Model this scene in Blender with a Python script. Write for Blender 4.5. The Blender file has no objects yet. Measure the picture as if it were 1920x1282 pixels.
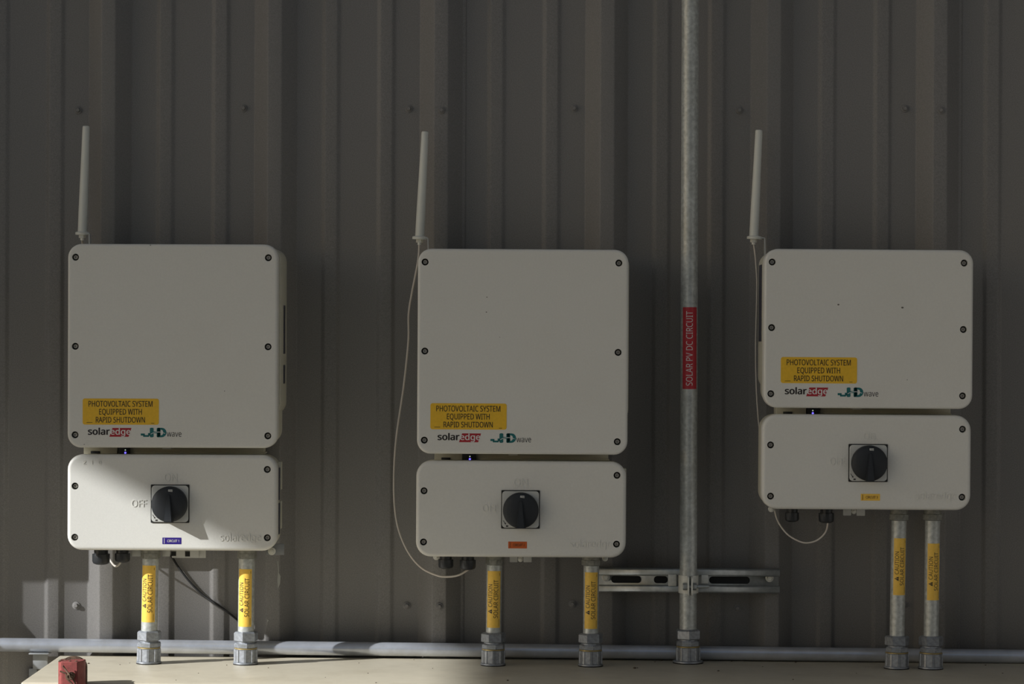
import bpy, bmesh, math, random
from mathutils import Vector, Matrix
from mathutils.geometry import tessellate_polygon
random.seed(7)
import json
S = bpy.context.scene
C = S.collection
# ------------------------------------------------------------------ camera
D = 4.85           # camera to the flat of the wall sheet, metres
F = 4932.5         # focal length in pixels of the 1920 wide frame
ROLL = 0.004       # slight camera roll
CZ = 1.5           # camera height
cd = bpy.data.cameras.new('camera')
cam = bpy.data.objects.new('camera', cd); C.objects.link(cam)
cd.sensor_width = 36.0; cd.lens = 36.0 * F / 1920.0
cd.clip_start = 0.05; cd.clip_end = 300
cam.matrix_world = Matrix.Translation((0, -D, CZ)) @ (Matrix.Rotation(-ROLL, 4, 'Y') @ Matrix.Rotation(math.pi / 2, 4, 'X'))
S.camera = cam
# ------------------------------------------------------------------ light
SUN = Vector((57, 28, -30.5)).normalized()     # direction the sunlight travels
sl = bpy.data.lights.new('sun', 'SUN'); sl.energy = 5.7; sl.angle = math.radians(0.53); sl.color = (0.985, 1.0, 1.03)
so = bpy.data.objects.new('sun', sl); C.objects.link(so)
so.rotation_euler = SUN.to_track_quat('-Z', 'Y').to_euler(); so.location = (-6, -5, 6)
w = bpy.data.worlds.new('sky'); S.world = w; w.use_nodes = True
nt = w.node_tree; bg = nt.nodes['Background']
sk = nt.nodes.new('ShaderNodeTexSky'); sk.sky_type = 'NISHITA'; sk.sun_disc = False
sk.sun_elevation = math.asin(-SUN.z); sk.sun_rotation = math.atan2(-SUN.x, -SUN.y)
sk.air_density = 1.0; sk.dust_density = 1.2; sk.ozone_density = 1.0
nt.links.new(sk.outputs[0], bg.inputs[0]); bg.inputs[1].default_value = 0.061
S.view_settings.view_transform = 'Standard'; S.view_settings.look = 'None'
S.view_settings.gamma = 1.0; S.view_settings.use_curve_mapping = False
S.view_settings.exposure = 0.0

# ------------------------------------------------------------------ pixel <-> world
def P(px, py, d):
    """world point seen at photo pixel (px,py) and standing d metres out from the wall sheet"""
    dx, dv = px - 960.0, py - 641.0
    X, V = dx + ROLL * dv, dv - ROLL * dx
    Z = D - d
    return Vector((X * Z / F, -d, CZ - V * Z / F))
def sc(d): return (D - d) / F          # metres per pixel at depth d

# ------------------------------------------------------------------ materials
def mat(name, col, rough=0.5, metal=0.0, spec=0.5, var=0.0, vscale=60, bump=0.0, bscale=400, emit=None, estr=0.0, dirt=None, dscale=8, damt=0.0, stretch=None):
    m = bpy.data.materials.new(name); m.use_nodes = True
    n = m.node_tree.nodes; l = m.node_tree.links; b = n['Principled BSDF']
    b.inputs['Base Color'].default_value = (*col, 1); b.inputs['Roughness'].default_value = rough
    b.inputs['Metallic'].default_value = metal; b.inputs['Specular IOR Level'].default_value = spec
    tc = n.new('ShaderNodeTexCoord'); src = tc.outputs['Object']
    if stretch:
        mp = n.new('ShaderNodeMapping'); mp.inputs['Scale'].default_value = stretch
        l.new(src, mp.inputs[0]); src = mp.outputs[0]
    out = None
    if var > 0:
        t = n.new('ShaderNodeTexNoise'); t.inputs['Scale'].default_value = vscale; t.inputs['Detail'].default_value = 4
        l.new(tc.outputs['Object'], t.inputs[0])
        r = n.new('ShaderNodeMapRange'); r.inputs[1].default_value = 0.3; r.inputs[2].default_value = 0.7
        r.inputs[3].default_value = 1 - var; r.inputs[4].default_value = 1 + var
        l.new(t.outputs[0], r.inputs[0])
        mx = n.new('ShaderNodeVectorMath'); mx.operation = 'SCALE'
        mx.inputs[0].default_value = col; l.new(r.outputs[0], mx.inputs['Scale']); out = mx.outputs[0]
    if dirt:
        t = n.new('ShaderNodeTexNoise'); t.inputs['Scale'].default_value = dscale; t.inputs['Detail'].default_value = 6
        t.inputs['Roughness'].default_value = 0.7
        l.new(src, t.inputs[0])
        r = n.new('ShaderNodeMapRange'); r.inputs[1].default_value = 0.48; r.inputs[2].default_value = 0.75
        r.inputs[3].default_value = 0; r.inputs[4].default_value = damt; l.new(t.outputs[0], r.inputs[0])
        mx = n.new('ShaderNodeMix'); mx.data_type = 'RGBA'
        l.new(r.outputs[0], mx.inputs['Factor'])
        if out: l.new(out, mx.inputs['A'])
        else: mx.inputs['A'].default_value = (*col, 1)
        mx.inputs['B'].default_value = (*dirt, 1); out = mx.outputs['Result']
    if out: l.new(out, b.inputs['Base Color'])
    if bump > 0:
        t = n.new('ShaderNodeTexNoise'); t.inputs['Scale'].default_value = bscale; t.inputs['Detail'].default_value = 2
        l.new(tc.outputs['Object'], t.inputs[0])
        bp = n.new('ShaderNodeBump'); bp.inputs['Strength'].default_value = bump; bp.inputs['Distance'].default_value = 0.0006
        l.new(t.outputs[0], bp.inputs['Height']); l.new(bp.outputs[0], b.inputs['Normal'])
    if emit:
        b.inputs['Emission Color'].default_value = (*emit, 1); b.inputs['Emission Strength'].default_value = estr
    return m
M = {}
M['wall'] = mat('charcoal_wall_paint', (0.226, 0.217, 0.204), 0.5, 0.0, 0.35, var=0.17, vscale=560, dirt=(0.26, 0.245, 0.21), dscale=5, damt=0.3, stretch=(1, 1, 0.25))
M['white'] = mat('white_powder_coat', (0.765, 0.75, 0.68), 0.42, 0, 0.4, var=0.02, vscale=300, bump=0.25, bscale=900, dirt=(0.66, 0.63, 0.54), dscale=4, damt=0.22)
M['cream'] = mat('cream_housing', (0.60, 0.575, 0.46), 0.5, 0, 0.4, var=0.03, bump=0.2, bscale=900)
M['black'] = mat('black_plastic', (0.022, 0.024, 0.026), 0.42, 0, 0.5, var=0.15, vscale=500, bump=0.15)
M['knob'] = mat('black_knob', (0.016, 0.019, 0.022), 0.55, 0, 0.5, var=0.2, vscale=900, bump=0.5, bscale=1500)
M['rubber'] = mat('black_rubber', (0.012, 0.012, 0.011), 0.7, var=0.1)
M['bolt'] = mat('bolt_steel', (0.46, 0.43, 0.38), 0.42, 0.6, var=0.15, vscale=300)
M['galv'] = mat('galvanized_tube', (0.52, 0.535, 0.50), 0.42, 0.3, var=0.22, vscale=160, dirt=(0.30, 0.29, 0.24), dscale=40, damt=0.45, stretch=(1, 1, 0.5))
M['zinc'] = mat('zinc_fitting', (0.33, 0.35, 0.375), 0.45, 0.6, var=0.2, vscale=220, bump=0.25, bscale=500, dirt=(0.22, 0.22, 0.19), dscale=60, damt=0.5)
M['darkzinc'] = mat('dull_lock_nut', (0.27, 0.27, 0.24), 0.6, 0.45, var=0.25, vscale=200, bump=0.3, bscale=500, dirt=(0.16, 0.15, 0.11), dscale=80, damt=0.6)
M['pipe'] = mat('horizontal_tube_zinc', (0.54, 0.565, 0.61), 0.32, 0.55, var=0.10, vscale=30, dirt=(0.34, 0.33, 0.29), dscale=14, damt=0.4)
M['strut'] = mat('strut_zinc', (0.42, 0.44, 0.43), 0.36, 0.55, var=0.15, vscale=90)
M['clamp'] = mat('bright_clamp', (0.78, 0.77, 0.69), 0.42, 0.1, var=0.1, vscale=120)
M['brass'] = mat('brass_ring', (0.48, 0.37, 0.16), 0.4, 0.6)
M['yellow'] = mat('yellow_vinyl', (0.88, 0.525, 0.035), 0.45, 0, 0.4, var=0.04, vscale=200)
M['yellow2'] = mat('bright_yellow_vinyl', (0.93, 0.58, 0.09), 0.45, 0, 0.4, var=0.04, vscale=200)
M['red'] = mat('red_vinyl', (0.52, 0.028, 0.04), 0.45, var=0.04)
M['logored'] = mat('red_print', (0.42, 0.02, 0.03), 0.5)
M['orange'] = mat('orange_vinyl', (0.62, 0.125, 0.022), 0.45)
M['blue'] = mat('blue_vinyl', (0.028, 0.011, 0.20), 0.45)
M['ink'] = mat('black_ink', (0.022, 0.016, 0.013), 0.5)
M['dimink'] = mat('brown_ink', (0.16, 0.06, 0.02), 0.5)
M['paper'] = mat('white_print', (0.80, 0.76, 0.72), 0.5)
M['teal'] = mat('teal_print', (0.012, 0.155, 0.155), 0.5)
M['tab'] = mat('bracket_tab', (0.55, 0.55, 0.52), 0.45, 0.2, var=0.05)
M['plate'] = mat('escutcheon_plate', (0.62, 0.62, 0.57), 0.4, 0.0)
M['cabinet'] = mat('tan_cabinet_paint', (0.62, 0.56, 0.425), 0.45, 0, 0.4, var=0.03, vscale=40, bump=0.1, bscale=250, dirt=(0.42, 0.36, 0.25), dscale=11, damt=0.45)
M['redpaint'] = mat('weathered_red_paint', (0.33, 0.075, 0.065), 0.6, var=0.12, vscale=120, bump=0.3, bscale=200, dirt=(0.09, 0.045, 0.03), dscale=70, damt=0.85)
M['rust'] = mat('rusty_steel', (0.105, 0.06, 0.035), 0.8, var=0.4, vscale=150, bump=0.6, bscale=200, dirt=(0.35, 0.24, 0.14), dscale=120, damt=0.5)
M['cable'] = mat('white_cable', (0.66, 0.60, 0.52), 0.5)
M['ant'] = mat('antenna_plastic', (0.74, 0.74, 0.66), 0.45, var=0.02)
M['greytab'] = mat('grey_bracket', (0.30, 0.31, 0.31), 0.5, 0.3, var=0.1)
M['debris'] = mat('leaf_crumbs', (0.10, 0.075, 0.045), 0.9, var=0.4, vscale=300)
M['ground'] = mat('asphalt_ground', (0.125, 0.112, 0.09), 0.85, var=0.1, vscale=6, dirt=(0.14, 0.135, 0.12), dscale=1.2, damt=0.5)
M['speck'] = mat('dirt_speck', (0.16, 0.15, 0.12), 0.8)
M['scuff'] = mat('pale_scuff', (0.42, 0.42, 0.38), 0.7)
M['sunblock'] = mat('sunblock_underside', (0.72, 0.69, 0.61), 0.6, var=0.05)
M['stripes'] = mat('side_label_print', (0.055, 0.055, 0.075), 0.4, var=0.5, vscale=420, stretch=(0.05, 0.05, 1))
M['ledblue'] = mat('blue_led', (0.1, 0.1, 0.6), 0.3, emit=(0.16, 0.12, 1.0), estr=1.6)
M['ledwhite'] = mat('green_white_led', (0.5, 0.6, 0.5), 0.3, emit=(0.55, 0.66, 0.50), estr=0.7)

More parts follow.
